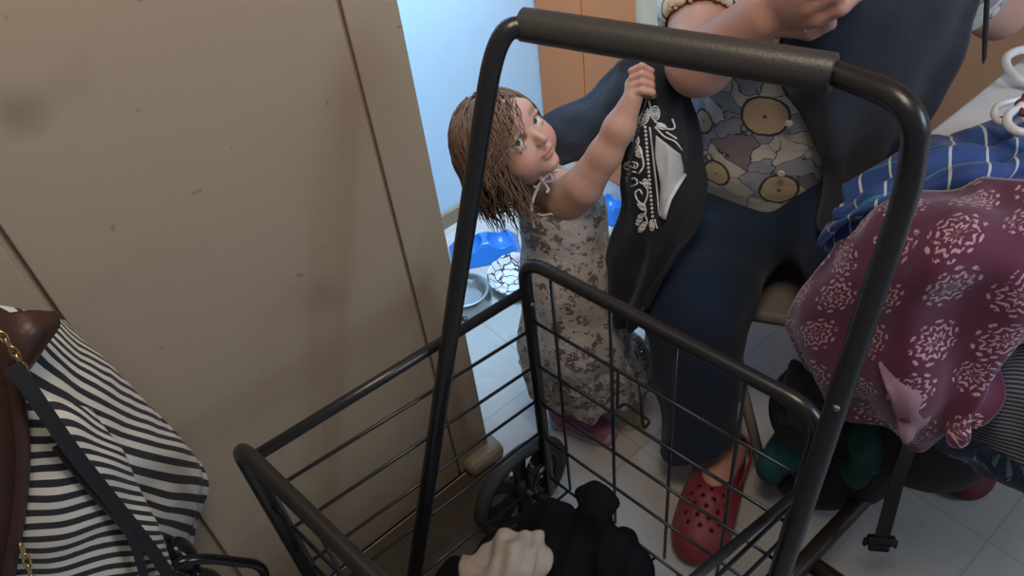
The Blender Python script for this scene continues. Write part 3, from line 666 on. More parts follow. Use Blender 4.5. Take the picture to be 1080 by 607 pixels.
def surfpt(vv_, u, v):
    q = (vv_ - np.array([0, 0, H])) @ R; uu = q[:, 0] / q[:, 2] * F + CX; ww = q[:, 1] / q[:, 2] * F + CY
    dd_ = (uu - u) ** 2 + (ww - v) ** 2; kk = np.where(dd_ < 64)[0]; kk = kk if len(kk) else [int(dd_.argmin())]; return tuple(float(x_) for x_ in vv_[min(kk, key=lambda i_: q[i_, 2])])
fl = [(surfpt(Bf.v, u, v), r_) for (u, v), r_ in (((801, 128), .040), ((820, 208), .034), ((705, 14), .028), ((815, 45), .028), ((752, 190), .026), ((735, 130), .022), ((875, 120), .03))]
for pos, rr_ in fl:
    dd = t.vmath('DISTANCE', o_, tuple(Vector(pos)), 1); dd = t.math('ADD', dd, t.math('MULTIPLY', t.noise(o_, 40, 2), .008))
    c = t.mix(t.math('LESS_THAN', dd, rr_ + .0045), c, (.05, .045, .05)); c = t.mix(t.math('LESS_THAN', dd, rr_), c, (.62, .47, .30)); c = t.mix(t.math('LESS_THAN', dd, .0065), c, (.16, .05, .03))
t.col(c); t.bump(t.noise(o_, 18, 3), .6, .01)
blouse = link('blouse', bme_, m_bl, adult)
for k_ in range(3):
    bm = bmesh.new(); q = che + fwd * (.163 - .004 * k_) + Z * (.06 - .10 * k_)
    lathe(bm, [(.002, -.001), (.006, -.001), (.0065, .001), (.005, .002), (.002, .0015)], Matrix.Translation(q) @ fwd.to_track_quat('Z', 'Y').to_matrix().to_4x4(), 16)
    obj('button', bm, m_trim, blouse, True)
# trousers
m_navy = mat('navy_trouser_cloth', (.015, .027, .055), .9, sheen=.12, bump=.25, bscale=40, vary=.25, vscale=10, spec=.2)
Tf = Field((-1.02, .58, .07), (-.06, 1.50, .74), .0062)
Tf.ell(pel, (.188, .145, .125), (sideh, fwd, Z), .03); Tf.cone(hR, kR, .118, .098, .04); Tf.cone(hL, kL, .118, .092, .04)
hemR = aR + Z * .02 ; Tf.cone(kR, kR.lerp(hemR, .6) - camdir(1, 0, 0) * .012, .097, .081, .03); Tf.cone(kR.lerp(hemR, .6) - camdir(1, 0, 0) * .012, Pc(733, 480, 1.66), .081, .068, .02)
Tf.chain([kL, aL + Z * .04], [.09, .068], .03)
X3 = np.stack(np.meshgrid(*[Tf.lo[i] + Tf.h * np.arange(Tf.n[i]) for i in range(3)], indexing='ij'), -1)
Tf.d = (Tf.d + .004 * np.sin(X3[..., 2] * 38 + X3[..., 0] * 30 + 3 * np.sin(X3[..., 1] * 17)) * np.clip((.52 - X3[..., 2]) * 5, 0, 1) + .003 * np.sin(X3[..., 0] * 60 - X3[..., 1] * 46)).astype(np.float32)
Tf.cone(Pc(738, 462, 1.66), Pc(750, 560, 1.72), .058, .062, .004, 's')
ct = Pc(720, 470, 1.66); sl_ = (X3 - np.array(ct)) @ np.array((camdir(0.75, 1, .2) * .75 - Z * .45).normalized())
near = np.linalg.norm(X3[..., :2] - np.array([ct.x, ct.y]), axis=-1) < .17
Tf.d = np.where(near & (X3[..., 2] < .26), np.maximum(Tf.d, sl_), Tf.d).astype(np.float32); Tf.cut((0, 0, .10), (0, 0, -1))
link('trousers', Tf.mesh('trousers'), m_navy, adult)
# clogs
m_clog = mat('red_foam', (.22, .028, .040), .5, bump=.12, bscale=150, vary=.12, vscale=25); m_clog_shade = mat('red_foam_shaded', (.11, .015, .018), .7, bump=.15, bscale=150)  # second foam: same red, darkened to paint in the shade on the far clog
def clog(hl_, d_, mm):
    s_ = Vector((-d_.y, d_.x, 0)); ax = (d_, s_, Z); G = lambda a, b, c_: hl_ + d_ * a + s_ * b + Z * c_
    Cf = Field(hl_ + d_ * .14 - Vector((.2, .2, .01 + hl_.z)), hl_ + d_ * .14 + Vector((.2, .2, .13)), .0032)
    Cf.ell(G(.050, 0, .030), (.058, .043, .045), ax, .02); Cf.ell(G(.125, .0, .034), (.075, .047, .046), ax, .03); Cf.ell(G(.195, .003, .032), (.080, .058, .046), ax, .03); Cf.ell(G(.235, .004, .026), (.060, .052, .036), ax, .02)
    Cf.cone(G(.135, 0, .045), G(.165, 0, .05), .045, .042, .03)
    Cf.ell(G(.075, 0, .088), (.082, .035, .062), ax, .008, 's'); Cf.ell(G(.075, 0, .050), (.060, .030, .030), ax, .006, 's')
    for r_, (a, n_) in enumerate(((.165, 3), (.183, 4), (.201, 3), (.219, 4), (.237, 3))):
        for j in range(n_):
            b = (j - (n_ - 1) / 2) * (.0215 if n_ == 3 else .0205); Cf.cone(G(a, b + .003, .035), G(a, b * 1.25 + .003, .12), .0032, .0042, .0012, 's')
    Cf.cut((0, 0, .001), (0, 0, -1)); o = link('clog', Cf.mesh('clog'), mm, adult)
    bm = bmesh.new(); pts = catmull([G(.125, .046, .052), G(.08, .050, .052), G(.02, .045, .052), G(-.012, 0, .052), G(.02, -.045, .052), G(.08, -.050, .052), G(.125, -.046, .052)], 8)
    nr = [(p - G(.06, 0, p.z)) for p in pts]; ribbon(bm, pts, [Vector((n_.x, n_.y, 0)).normalized() for n_ in nr], .019, .005); obj('strap', bm, mm, o, True, 40)
    for sg in (-1, 1):
        bm = bmesh.new(); bmesh.ops.create_uvsphere(bm, u_segments=12, v_segments=8, radius=.007, matrix=Matrix.Translation(G(.125, .0475 * sg, .052)))
        obj('strap_rivet', bm, mm, o, True)
    bm = bmesh.new(); tube(bm, [G(.13 + .148 * math.cos(a) - .0 , (.051 + .010 * math.cos(a)) * math.sin(a), .014) for a in [2 * math.pi * k / 40 for k in range(40)]], .006, 8, closed=True); obj('sole_edge', bm, mm, o, True)
clog(heel, toed, m_clog); clog(heelL, toedL, m_clog_shade)

# big dark cloth the adult is folding in front of her
m_black = mat('black_jersey', (.020, .021, .026), .85, sheen=.08, bump=.4, bscale=120, spec=.15)
m_char = mat('charcoal_jersey', (.034, .037, .050), .95, sheen=.15, bump=.35, bscale=120, spec=.12)
rows = [[Pc(835, -70, 1.05), Pc(890, -75, 1.02), Pc(960, -75, 1.04), Pc(1010, -75, 1.10), Pc(1052, -70, 1.16)],
        [Pc(824, 22, 1.13), Pc(880, 10, 1.09), Pc(950, 10, 1.09), Pc(1000, 10, 1.14), Pc(1030, 12, 1.18)],
        [Pc(822, 85, 1.20), Pc(875, 75, 1.17), Pc(930, 75, 1.17), Pc(975, 75, 1.21), Pc(1003, 88, 1.24)],
        [Pc(842, 130, 1.26), Pc(880, 140, 1.24), Pc(920, 140, 1.25), Pc(950, 140, 1.28), Pc(965, 148, 1.30)],
        [Pc(866, 180, 1.32), Pc(885, 195, 1.31), Pc(905, 200, 1.32), Pc(920, 195, 1.34), Pc(930, 190, 1.36)],
        [Pc(862, 238, 1.36), Pc(875, 250, 1.34), Pc(890, 255, 1.35), Pc(905, 255, 1.36), Pc(912, 245, 1.38)]]
big = sheet('black_garment', rows, m_char, None, 10, 10, .012, 7.0, .008, 3, lambda s_, t_: .006 * math.sin(s_ * 15 + t_ * 3))
tag(big, 'large plain black garment held up against the floral blouse by the adult', 'clothing')

# embroidered black garment pulled by the child
emb = thing('embroidered_garment', Pc(690, 200, 1.36), 'black garment with white scroll embroidery, gripped in the raised hand of the child', 'clothing')
rows = [[Pc(671, 74, 1.305), Pc(681, 68, 1.298), Pc(695, 66, 1.305), Pc(712, 72, 1.32)],
        [Pc(672, 105, 1.325), Pc(690, 104, 1.315), Pc(712, 104, 1.32), Pc(731, 112, 1.34)],
        [Pc(655, 165, 1.385), Pc(682, 165, 1.345), Pc(712, 165, 1.345), Pc(742, 170, 1.37)],
        [Pc(649, 225, 1.45), Pc(678, 228, 1.38), Pc(708, 230, 1.35), Pc(742, 225, 1.36)],
        [Pc(640, 280, 1.51), Pc(664, 285, 1.43), Pc(690, 285, 1.38), Pc(716, 272, 1.345)],
        [Pc(638, 320, 1.55), Pc(655, 330, 1.48), Pc(670, 330, 1.43), Pc(688, 312, 1.37)],
        [Pc(648, 340, 1.57), Pc(658, 347, 1.52), Pc(668, 348, 1.49), Pc(676, 342, 1.45)]]
def proj(p):
    q = R.T @ (np.array(p) - np.array([0, 0, H])); return q[0] / q[2] * F + CX, q[1] / q[2] * F + CY
main = sheet('body', rows, m_black, emb, 14, 14, .008, 11.0, .006, 5, lambda s_, t_: .006 * math.sin(s_ * 16 + 2 * t_) * min(1, t_ * 4 + .2))
main.data.update(); MV = [v.co.copy() for v in main.data.vertices]; MN = [v.normal.copy() for v in main.data.vertices]; MP = [proj(v) for v in MV]; vc = (Vector((0, 0, H)))
def onm(u, v, off=.0045):
    i = min(range(len(MV)), key=lambda k: (MP[k][0] - u) ** 2 + (MP[k][1] - v) ** 2); wts = 0; acc = Vector((0, 0, 0)); nac = Vector((0, 0, 0))
    d_ = dep_(MV[i]); p = Pc(u, v, d_); tocam = (vc - MV[i]).normalized(); return p + tocam * off
def dep_(p): return float((R.T @ (np.array(p) - np.array([0, 0, H])))[2])
rows = [[Pc(566, 126, 1.49), Pc(592, 112, 1.48), Pc(624, 94, 1.46), Pc(655, 63, 1.38), Pc(692, 66, 1.325)],
        [Pc(570, 150, 1.50), Pc(598, 130, 1.47), Pc(630, 118, 1.44), Pc(664, 88, 1.37), Pc(700, 86, 1.325)],
        [Pc(576, 180, 1.54), Pc(600, 172, 1.50), Pc(634, 158, 1.47), Pc(668, 122, 1.39), Pc(706, 106, 1.33)]]
sheet('sleeve', rows, m_char, emb, 10, 10, .008, 11.0, .010, 8)
m_white = mat('white_thread', (.62, .60, .58), .7); m_lin = mat('pale_grey_lining', (.42, .40, .40), .8, vary=.15, vscale=40)
def E_(x_, y_): return (620 + x_ * .3294, 60 + y_ * .3294)
bm = bmesh.new()
def em(pts, r=.0016, n=5):
    q = catmull([Vector((*E_(*p), 0)) for p in pts], n); tube(bm, [onm(p.x, p.y) for p in q], r, 6)
for pts in ([(190, 135), (178, 170), (160, 205)], [(195, 140), (200, 170), (190, 205), (170, 222)], [(165, 235), (155, 262), (168, 300), (178, 345), (165, 372)], [(165, 372), (140, 368), (125, 388), (136, 412), (158, 405), (152, 388), (142, 390)],
            [(165, 400), (182, 412), (192, 435), (180, 470), (160, 460), (152, 435), (166, 425), (174, 440)], [(180, 470), (185, 500), (165, 520), (158, 540)], [(180, 500), (190, 530), (170, 556)], [(212, 205), (238, 222), (262, 232), (278, 225), (270, 198)], [(215, 225), (245, 255), (280, 272), (302, 300)], [(250, 240), (285, 262)],
            [(198, 225), (206, 290), (214, 360), (222, 430), (228, 500)], [(205, 520), (200, 550)], [(215, 520), (222, 548)]): em(pts)
for k_ in range(24):
    y_ = 225 + k_ * 13; x_ = 183 + (y_ - 225) * .085; p = onm(*E_(x_, y_)); bmesh.ops.create_uvsphere(bm, u_segments=8, v_segments=6, radius=.0027, matrix=Matrix.Translation(p))
for (cx_, cy_, a_, b_, th) in ((152, 262, 20, 11, 1.3), (160, 300, 22, 11, 1.2), (138, 348, 22, 12, -.1), (215, 180, 22, 14, 1.5), (168, 205, 24, 9, 2.0), (235, 222, 16, 8, .4), (185, 185, 20, 8, 1.8), (186, 405, 14, 8, 1.2), (165, 520, 18, 8, 2.0), (175, 545, 18, 8, 2.2), (205, 540, 16, 7, 1.5), (172, 478, 16, 7, .8)):
    for k_ in (1.0, .6, .25):
        tube(bm, [onm(*E_(cx_ + a_ * k_ * math.cos(q) * math.cos(th) - b_ * k_ * math.sin(q) * math.sin(th), cy_ + a_ * k_ * math.cos(q) * math.sin(th) + b_ * k_ * math.sin(q) * math.cos(th))) for q in [2 * math.pi * i / 16 for i in range(16)]], .0014, 6, closed=True)
obj('embroidery', bm, m_white, main, True)
def L3(x_, y_): u_, v_ = E_(x_, y_); return onm(u_, v_, .016)
rows = [[L3(218, 250), L3(240, 268), L3(262, 285), L3(296, 315)], [L3(216, 320), L3(240, 335), L3(270, 350), L3(308, 372)], [L3(230, 400), L3(242, 405), L3(258, 415), L3(285, 418)], [L3(228, 470), L3(236, 475), L3(244, 480), L3(258, 478)], [L3(226, 508), L3(232, 512), L3(238, 516), L3(246, 518)]]
sheet('lining', rows, m_lin, main, 5, 5, .002, 20, .002, 2)
bm = bmesh.new(); tube(bm, [L3(x_, y_) for x_, y_ in ((310, 376), (285, 415), (262, 455), (250, 490), (243, 518))], .004, 8, flat=.5); obj('lining_hem', bm, m_white, main, True)

# ------------------------------------------------------------------ folding chair under the adult
m_chair = mat('beige_enamel_metal', (.42, .37, .30), .45, vary=.08); m_vinyl = mat('beige_vinyl_pad', (.55, .47, .36), .45, bump=.1)
ch = thing('folding_chair', Vector((-.66, 1.2, 0)), 'beige metal folding chair the adult sits on, padded back behind her shoulder', 'chair')
cf = fwd.copy(); cs_ = Vector((-cf.y, cf.x, 0)); sc0 = Vector((pel.x, pel.y, 0)) + cf * .03; T4 = Matrix(((cf.x, cs_.x, 0, sc0.x), (cf.y, cs_.y, 0, sc0.y), (0, 0, 1, 0), (0, 0, 0, 1)))
m_seat = mat('grey_brown_seat', (.17, .15, .135), .6)
zs = pel.z - .135
bm = bmesh.new(); box(bm, (-.20, -.21, zs - .03), (.215, .21, zs), .014, T4); obj('seat', bm, m_seat, ch, True, 50)
W = lambda a, b, c_: T4 @ Vector((a, b, c_))
for sg in (-1, 1):
    bm = bmesh.new(); ft_ = W(.26, .215 * sg, 0.011); up_ = W(.0, .215 * sg, zs - .02)
    if ft_.x > -.60: ft_ = Pz(806, 502, .011); up_ = ft_ + (Pz(780, 398, .21) - ft_) * ((zs - .05) / .21)
    tube(bm, roundpath([ft_, up_, W(-.20, .205 * sg, .86)], .04, 6), .011, 12); obj('leg', bm, m_chair, ch, True)
    bm = bmesh.new(); tube(bm, [W(-.26, .19 * sg, .011), W(.17, .19 * sg, zs - .035)], .010, 12); obj('leg', bm, m_chair, ch, True)
for a, z in ((-.21, .08),):
    bm = bmesh.new(); tube(bm, [W(a, -.20, z), W(a, .20, z)], .007, 10); obj('crossbar', bm, m_chair, ch, True)
rows = [[W(-.215, y_, .885 - .35 * y_ * y_) for y_ in (-.205, -.1, 0, .1, .205)], [W(-.212 - .02 * (1 - (y_ / .2) ** 2), y_, .79) for y_ in (-.212, -.1, 0, .1, .212)], [W(-.195, y_, .68 + .3 * y_ * y_) for y_ in (-.205, -.1, 0, .1, .205)]]
o = sheet('backrest', [[p_ + (W(0, -.25, 0) - W(0, 0, 0)) * .0 + (p_ - W(-.21, 0, p_.z)) * .30 - sideh * .05 for p_ in r_] for r_ in rows], m_vinyl, ch, 8, 8, 0, 10, .028, 0)

# ------------------------------------------------------------------ table and laundry on it
m_tw = mat('white_laminate', (.62, .64, .68), .18, vary=.03)
tb = thing('table', (0.1, 1.35, 0), 'white-topped table at the right edge with clothes heaped on it', 'table')
bm = bmesh.new(); box(bm, (-.45, .93, .70), (.55, 1.80, .725), .006); obj('tabletop', bm, m_tw, tb)
for x_, y_ in ((.30, .99), (.50, .99), (-.36, 1.74), (.50, 1.74)):
    bm = bmesh.new(); tube(bm, [(x_, y_, 0), (x_, y_, .70)], .016, 14); obj('leg', bm, m_chair, tb, True, 60)
bm = bmesh.new(); box(bm, (-.38, 1.0, .655), (.50, 1.75, .70), .004); obj('apron', bm, m_chair, tb)
m_bs = mat('royal_blue_stripe_cloth', (.02, .05, .20), .75, sheen=.2); t = NT(m_bs); uv = t.tc.outputs['UV']; u_, v_ = t.sep(uv)[0], t.sep(uv)[1]
s1 = t.math('LESS_THAN', t.math('FRACT', t.math('DIVIDE', t.math('ADD', u_, t.math('MULTIPLY', t.noise(uv, 14, 2), .018)), .044)), .085); s2 = t.math('LESS_THAN', t.math('FRACT', t.math('DIVIDE', v_, .085)), .05)
c = t.mix(t.noise(uv, 8, 2), (.014, .045, .19), (.022, .075, .30)); c = t.mix(t.math('MULTIPLY', s2, .55), c, (.04, .36, .50)); c = t.mix(t.math('MULTIPLY', s1, .9), c, (.55, .60, .66)); t.col(c)
rows = [[Pz(902, 190, .735), Pz(938, 166, .742), Pz(978, 139, .748), Pz(1030, 129, .765), Pz(1075, 118, .775), Pz(1120, 112, .77)],
        [Pz(890, 205, .74), Pz(930, 185, .775), Pz(985, 160, .80), Pz(1035, 152, .81), Pz(1080, 140, .815), Pz(1125, 138, .81)],
        [Pz(878, 228, .73), Pz(920, 205, .785), Pz(980, 180, .815), Pz(1035, 172, .825), Pz(1080, 160, .83), Pz(1130, 160, .82)],
        [Pz(867, 250, .68), Pz(905, 228, .76), Pz(965, 212, .79), Pz(1040, 198, .81), Pz(1085, 190, .81), Pz(1130, 190, .80)],
        [Pz(873, 262, .64), Pz(910, 250, .70), Pz(960, 240, .75), Pz(1040, 222, .77), Pz(1085, 214, .77), Pz(1130, 214, .77)]]
o = sheet('striped_garment', rows, m_bs, None, 14, 12, .016, 10, .005, 11, lambda s_, t_: .008 * math.sin(t_ * 24 + s_ * 4)); tag(o, 'royal blue garment with thin white stripes, lying crumpled on the white table', 'clothing')
# magenta block-print garment
m_mg = mat('magenta_block_print', (.18, .02, .08), .8, sheen=.3); t = NT(m_mg); uv = t.tc.outputs['UV']
uvd = t.vmath('ADD', uv, t.scl(t.vmath('SUBTRACT', t.noise(uv, 20, 2, 'Color'), (.5, .5, .5)), .014)); S_ = 1 / .076
vv = t.n('ShaderNodeTexVoronoi', feature='F1', voronoi_dimensions='2D'); t.set(vv.inputs['Vector'], uvd); vv.inputs['Scale'].default_value = S_; vv.inputs['Randomness'].default_value = .30
d0 = vv.outputs['Distance']; loc = t.vmath('SUBTRACT', t.scl(uvd, S_), t.scl(vv.outputs['Position'], S_ if False else S_))
lx_, ly_ = t.sep(loc)[0], t.sep(loc)[1]; an_ = t.math('ARCTAN2', ly_, lx_)
pet = t.math('ABSOLUTE', t.math('SINE', t.math('MULTIPLY', an_, 5.0)))
rad = t.math('ADD', t.math('MULTIPLY', pet, .12), .29)                                    # scalloped outline
inn = t.math('LESS_THAN', d0, rad)
p2 = t.math('GREATER_THAN', t.math('SINE', t.math('ADD', t.math('MULTIPLY', d0, 46.0), t.math('MULTIPLY', pet, 3.6))), .25)
p3 = t.math('GREATER_THAN', t.noise(uvd, 230, 1), .44); motif = t.math('MULTIPLY', t.math('MULTIPLY', inn, p2), p3)
c = t.mix(t.noise(uv, 9, 3), (.080, .010, .040), (.125, .016, .062)); c = t.mix(t.math('MULTIPLY', motif, .85), c, (.58, .36, .43)); t.col(c); t.bump(t.noise(uv, 60, 3), .3, .003)
mg = thing('printed_garment', Pz(950, 330, .70), 'magenta garment with pale pink medallion print hanging over the near table corner', 'clothing')
rows = [[Pz(908, 232, .775), Pz(950, 210, .80), Pz(1000, 193, .825), Pz(1040, 182, .84), Pz(1085, 196, .84), Pz(1130, 215, .82)],
        [Pz(878, 250, .765), Pz(920, 242, .80), Pz(980, 232, .835), Pz(1040, 225, .855), Pz(1090, 235, .85), Pz(1135, 250, .83)],
        [Pz(850, 292, .69), Pz(895, 295, .75), Pz(960, 290, .80), Pz(1030, 285, .815), Pz(1085, 290, .81), Pz(1130, 300, .79)],
        [Pz(824, 338, .60), Pz(872, 350, .65), Pz(935, 355, .70), Pz(1005, 350, .73), Pz(1065, 340, .74), Pz(1105, 335, .74)],
        [Pz(826, 362, .555), Pz(868, 392, .58), Pz(925, 412, .62), Pz(990, 408, .66), Pz(1045, 390, .68), Pz(1075, 368, .69)],
        [Pz(848, 392, .51), Pz(880, 420, .52), Pz(928, 452, .54), Pz(975, 455, .57), Pz(1012, 448, .60), Pz(1040, 425, .64)],
        [Pz(862, 404, .49), Pz(892, 432, .50), Pz(946, 468, .51), Pz(985, 474, .53), Pz(1006, 464, .57), Pz(1022, 446, .61)]]
sheet('cloth', rows, m_mg, mg, 16, 14, .009, 9, .004, 21, lambda s_, t_: .011 * math.sin(s_ * 19 + 2.5 * t_ + 1.2 * math.sin(t_ * 5)) * (.25 + t_) + .006 * math.sin(t_ * 13 - s_ * 9))
m_un = mat('pale_pink_underside', (.30, .17, .23), .8, vary=.3, vscale=60)
rows = [[Pz(925, 382, .665), Pz(932, 380, .67), Pz(940, 380, .67)], [Pz(934, 408, .65), Pz(950, 405, .655), Pz(966, 404, .655)], [Pz(942, 430, .62), Pz(962, 428, .63), Pz(984, 424, .63)], [Pz(947, 452, .585), Pz(962, 450, .595), Pz(984, 440, .61)], [Pz(953, 467, .565), Pz(959, 465, .57), Pz(974, 452, .585)]]
sheet('turned_flap', rows, m_un, mg, 6, 6, .006, 20, .004, 2)
# ribbed charcoal and navy garments at the lower right
m_rb = mat('charcoal_rib_knit', (.05, .055, .065), .85); t = NT(m_rb); v_ = t.sep(t.tc.outputs['UV'])[1]
t.col(t.mix(t.math('GREATER_THAN', t.math('SINE', t.math('MULTIPLY', v_, 1150.0)), .25), (.020, .022, .028), (.15, .16, .18)))
rows = [[Pz(1066, 372, .655), Pz(1085, 358, .66), Pz(1110, 350, .66), Pz(1150, 345, .66)], [Pz(1044, 405, .63), Pz(1075, 405, .635), Pz(1110, 408, .64), Pz(1150, 410, .64)], [Pz(1028, 440, .585), Pz(1062, 448, .59), Pz(1100, 462, .59), Pz(1150, 480, .59)], [Pz(1018, 458, .55), Pz(1050, 475, .55), Pz(1090, 498, .55), Pz(1150, 525, .55)]]
o = sheet('ribbed_garment', rows, m_rb, None, 10, 10, .006, 12, .006, 31); tag(o, 'charcoal garment with fine ribbed stripes at the right edge below the magenta print', 'clothing')
m_nt = mat('navy_teal_print', (.01, .02, .06), .6); t = NT(m_nt); uv = t.tc.outputs['UV']
c = t.mix(t.math('GREATER_THAN', t.noise(uv, 24, 3), .53), (.010, .018, .060), (.015, .06, .09)); c = t.mix(t.math('MULTIPLY', t.math('GREATER_THAN', t.noise(t.vmath('MULTIPLY', uv, (1.0, .35, 1)), 85, 2), .60), .6), c, (.30, .42, .48)); t.col(c)
rows = [[Pz(958, 452, .50), Pz(1000, 452, .53), Pz(1050, 470, .535), Pz(1100, 490, .54), Pz(1150, 510, .54)], [Pz(972, 462, .46), Pz(1010, 475, .48), Pz(1050, 492, .49), Pz(1100, 512, .50), Pz(1150, 532, .50)], [Pz(985, 470, .41), Pz(1015, 484, .43), Pz(1052, 503, .44), Pz(1100, 528, .45), Pz(1150, 550, .45)]]
o = sheet('navy_garment', rows, m_nt, None, 9, 9, .012, 14, .010, 33); tag(o, 'navy garment with teal and white marks hanging lowest at the right edge', 'clothing')
# hangers with white plastic rims
m_hang = mat('white_plastic', (.72, .75, .80), .25); m_hangp = mat('maroon_plastic', (.15, .03, .06), .4)
def hanger(pts, r, mm, label, nm='clothes_hanger', closed=False):
    pts = [Vector(p) for p in pts]; e_ = (pts[0] + pts[-1]) / 2 + Vector((.26, .10, -.02)); loop_ = catmull(pts + [e_ + (pts[-1] - pts[0]).normalized() * .012, e_, e_ - (pts[-1] - pts[0]).normalized() * .012, pts[0]], 6)[:-1]
    bm = bmesh.new(); tube(bm, loop_, r, 10, closed=True); tag(obj(nm, bm, mm, None, True), label, 'hanger', 'hangers on the table')
hanger([Pz(1092, 88, .74), Pz(1075, 84, .745), Pz(1062, 70, .75), Pz(1064, 58, .755), Pz(1085, 52, .755), Pz(1120, 60, .75)], .0075, m_hang, 'white plastic hanger curve farthest back on the white table')
hanger([Pz(1100, 142, .86), Pz(1072, 138, .86), Pz(1062, 127, .86), Pz(1072, 116, .86), Pz(1110, 116, .86)], .0060, m_hang, 'white plastic hanger lying nearest on the blue striped garment')
hanger([Pz(1110, 100, .83), Pz(1078, 104, .83), Pz(1052, 112, .83), Pz(1050, 125, .83), Pz(1066, 130, .835), Pz(1110, 128, .84)], .0048, m_hang, 'thin white plastic hanger between the blue garment and the maroon hanger')
hanger([Pz(1110, 122, .86), Pz(1082, 120, .86), Pz(1074, 113, .86), Pz(1080, 106, .86), Pz(1112, 104, .86)], .0050, m_hangp, 'dark maroon plastic hanger between two white ones on the table')
# neck cord hanging by the elbow at the upper right
bm = bmesh.new(); tube(bm, [Pc(1042, -60, 1.13), Pc(1041, 0, 1.18), Pc(1039, 40, 1.22), Pc(1038, 62, 1.24), Pc(1037, 68, 1.245)], [.005, .006, .0062, .005, .001], 8, flat=.5); tag(obj('garment_cord', bm, m_black, None, True), 'dark narrow cord hanging in front of the elbow at the upper right', 'cord')

# ------------------------------------------------------------------ stroller with a soft seat, clothes on it, under the table corner
m_brn = mat('dark_brown_enamel', (.030, .020, .018), .4); m_web = mat('dark_brown_webbing', (.035, .024, .022), .8, bump=.2, bscale=300)
stv = thing('folded_stroller', (-.25, .85, 0), 'dark stroller frame with dangling buckle strap standing below the magenta garment', 'stroller')
bm = bmesh.new(); tube(bm, [Pz(800, 650, .10), Pz(850, 590, .10), Pz(930, 505, .10), Pz(1000, 452, .10), Pz(1060, 410, .11)], .0165, 12); obj('frame_tube', bm, m_brn, stv, True)
bm = bmesh.new(); tube(bm, [Pz(850, 590, .085), Pz(900, 625, .085), Pz(950, 660, .085)], .0165, 12); obj('frame_tube', bm, m_brn, stv, True)
bm = bmesh.new(); tube(bm, [Pz(1000, 455, .10), Pz(990, 440, .30), Pz(1000, 400, .50)], .012, 12); obj('frame_tube', bm, m_brn, stv, True)
for p_ in (Pz(830, 618, 0), Pz(1058, 412, 0), Pz(952, 662, 0)):
    bm = bmesh.new(); T_ = Matrix.Translation((p_.x, p_.y, .048)) @ Matrix.Rotation(math.radians(90), 4, 'Y'); tube(bm, [T_ @ Vector((.036 * math.cos(a), .036 * math.sin(a), 0)) for a in [2 * math.pi * k / 24 for k in range(24)]], .0115, 8, closed=True)
    lathe(bm, [(.004, -.012), (.028, -.008), (.028, .008), (.004, .012)], T_, 20); tube(bm, [(p_.x, p_.y, .048), (p_.x, p_.y, .10)], .009, 8); obj('stroller_wheel', bm, m_plas, stv, True)
st = [Pz(962, 462, .44), Pz(955, 482, .36), Pz(945, 510, .27), Pz(936, 545, .19), Pz(930, 566, .145)]
bm = bmesh.new(); rgs = []; ribbon(bm, catmull(st, 5), (camdir(-.2, 0, -1)), .024, .003); sw = obj('strap', bm, m_web, stv, True, 40)
bd = (st[-1] - st[-2]).normalized(); bn = camdir(-.1, 0, -1); bn = (bn - bd * bn.dot(bd)).normalized(); bs = bd.cross(bn); bc = st[-1] + bd * .012
T_ = Matrix(((bs.x, bd.x, bn.x, bc.x), (bs.y, bd.y, bn.y, bc.y), (bs.z, bd.z, bn.z, bc.z), (0, 0, 0, 1)))
bm = bmesh.new(); box(bm, (-.024, -.014, -.006), (.024, .006, .006), .003, T_); box(bm, (-.018, .006, -.005), (.018, .020, .005), .003, T_); box(bm, (-.029, -.006, -.004), (-.023, .010, .004), .002, T_); box(bm, (.023, -.006, -.004), (.029, .010, .004), .002, T_); obj('buckle', bm, m_plas, sw, True, 40)
Sf = Field((-.52, .78, .0), (.02, 1.18, .52), .008)
m_bag = mat('black_nylon', (.010, .011, .014), .7, bump=.3, bscale=30)
Sf.ell(Pz(850, 500, .06), (.075, .06, .06), None, .04); Sf.ell(Pz(890, 480, .14), (.10, .07, .12), None, .05); Sf.ell(Pz(850, 430, .31), (.065, .06, .10), None, .04); Sf.ell(Pz(960, 450, .30), (.13, .08, .12), None, .05); Sf.cut((0, 0, .005), (0, 0, -1))
link('seat_fabric', Sf.mesh('seat_fabric'), m_bag, stv)
def lump(name, blobs, m, h=.005, wr=.004, fq=70, k=.02):
    ps = [Vector(b[0]) for b in blobs]; mr = max(max(b[1]) for b in blobs) + .03
    lo_ = Vector([min(p[i] for p in ps) - mr for i in range(3)]); hi_ = Vector([max(p[i] for p in ps) + mr for i in range(3)]); Fx = Field(lo_, hi_, h)
    for p, r_ in blobs: Fx.ell(p, r_, None, k)
    X_ = np.stack(np.meshgrid(*[Fx.lo[i] + Fx.h * np.arange(Fx.n[i]) for i in range(3)], indexing='ij'), -1)
    Fx.d = (Fx.d + wr * (np.sin(X_[..., 0] * fq + 2 * np.sin(X_[..., 1] * fq * .6)) + np.sin(X_[..., 2] * fq * .7 + 2.2 * np.sin(X_[..., 0] * fq * .8 + X_[..., 1] * fq * .5)))).astype(np.float32)
    Fx.cut((0, 0, .003), (0, 0, -1)); return link(name, Fx.mesh(name), m)
m_teal = mat('teal_cloth', (.008, .09, .095), .85, bump=.3, bscale=50); m_green = mat('dark_green_cloth', (.010, .065, .055), .85, bump=.3, bscale=50)
tag(lump('teal_garment', [(Pz(818, 492, .13), (.030, .030, .045)), (Pz(832, 470, .18), (.035, .03, .045)), (Pz(850, 490, .15), (.04, .03, .05))], m_teal), 'teal garment bunched beside the beige chair leg, under black cloth', 'clothing')
tag(lump('green_garment', [(Pz(915, 462, .30), (.042, .035, .050)), (Pz(905, 490, .23), (.030, .035, .04)), (Pz(925, 482, .24), (.03, .03, .04))], m_green), 'dark green garment tucked under the hem of the magenta garment', 'clothing')
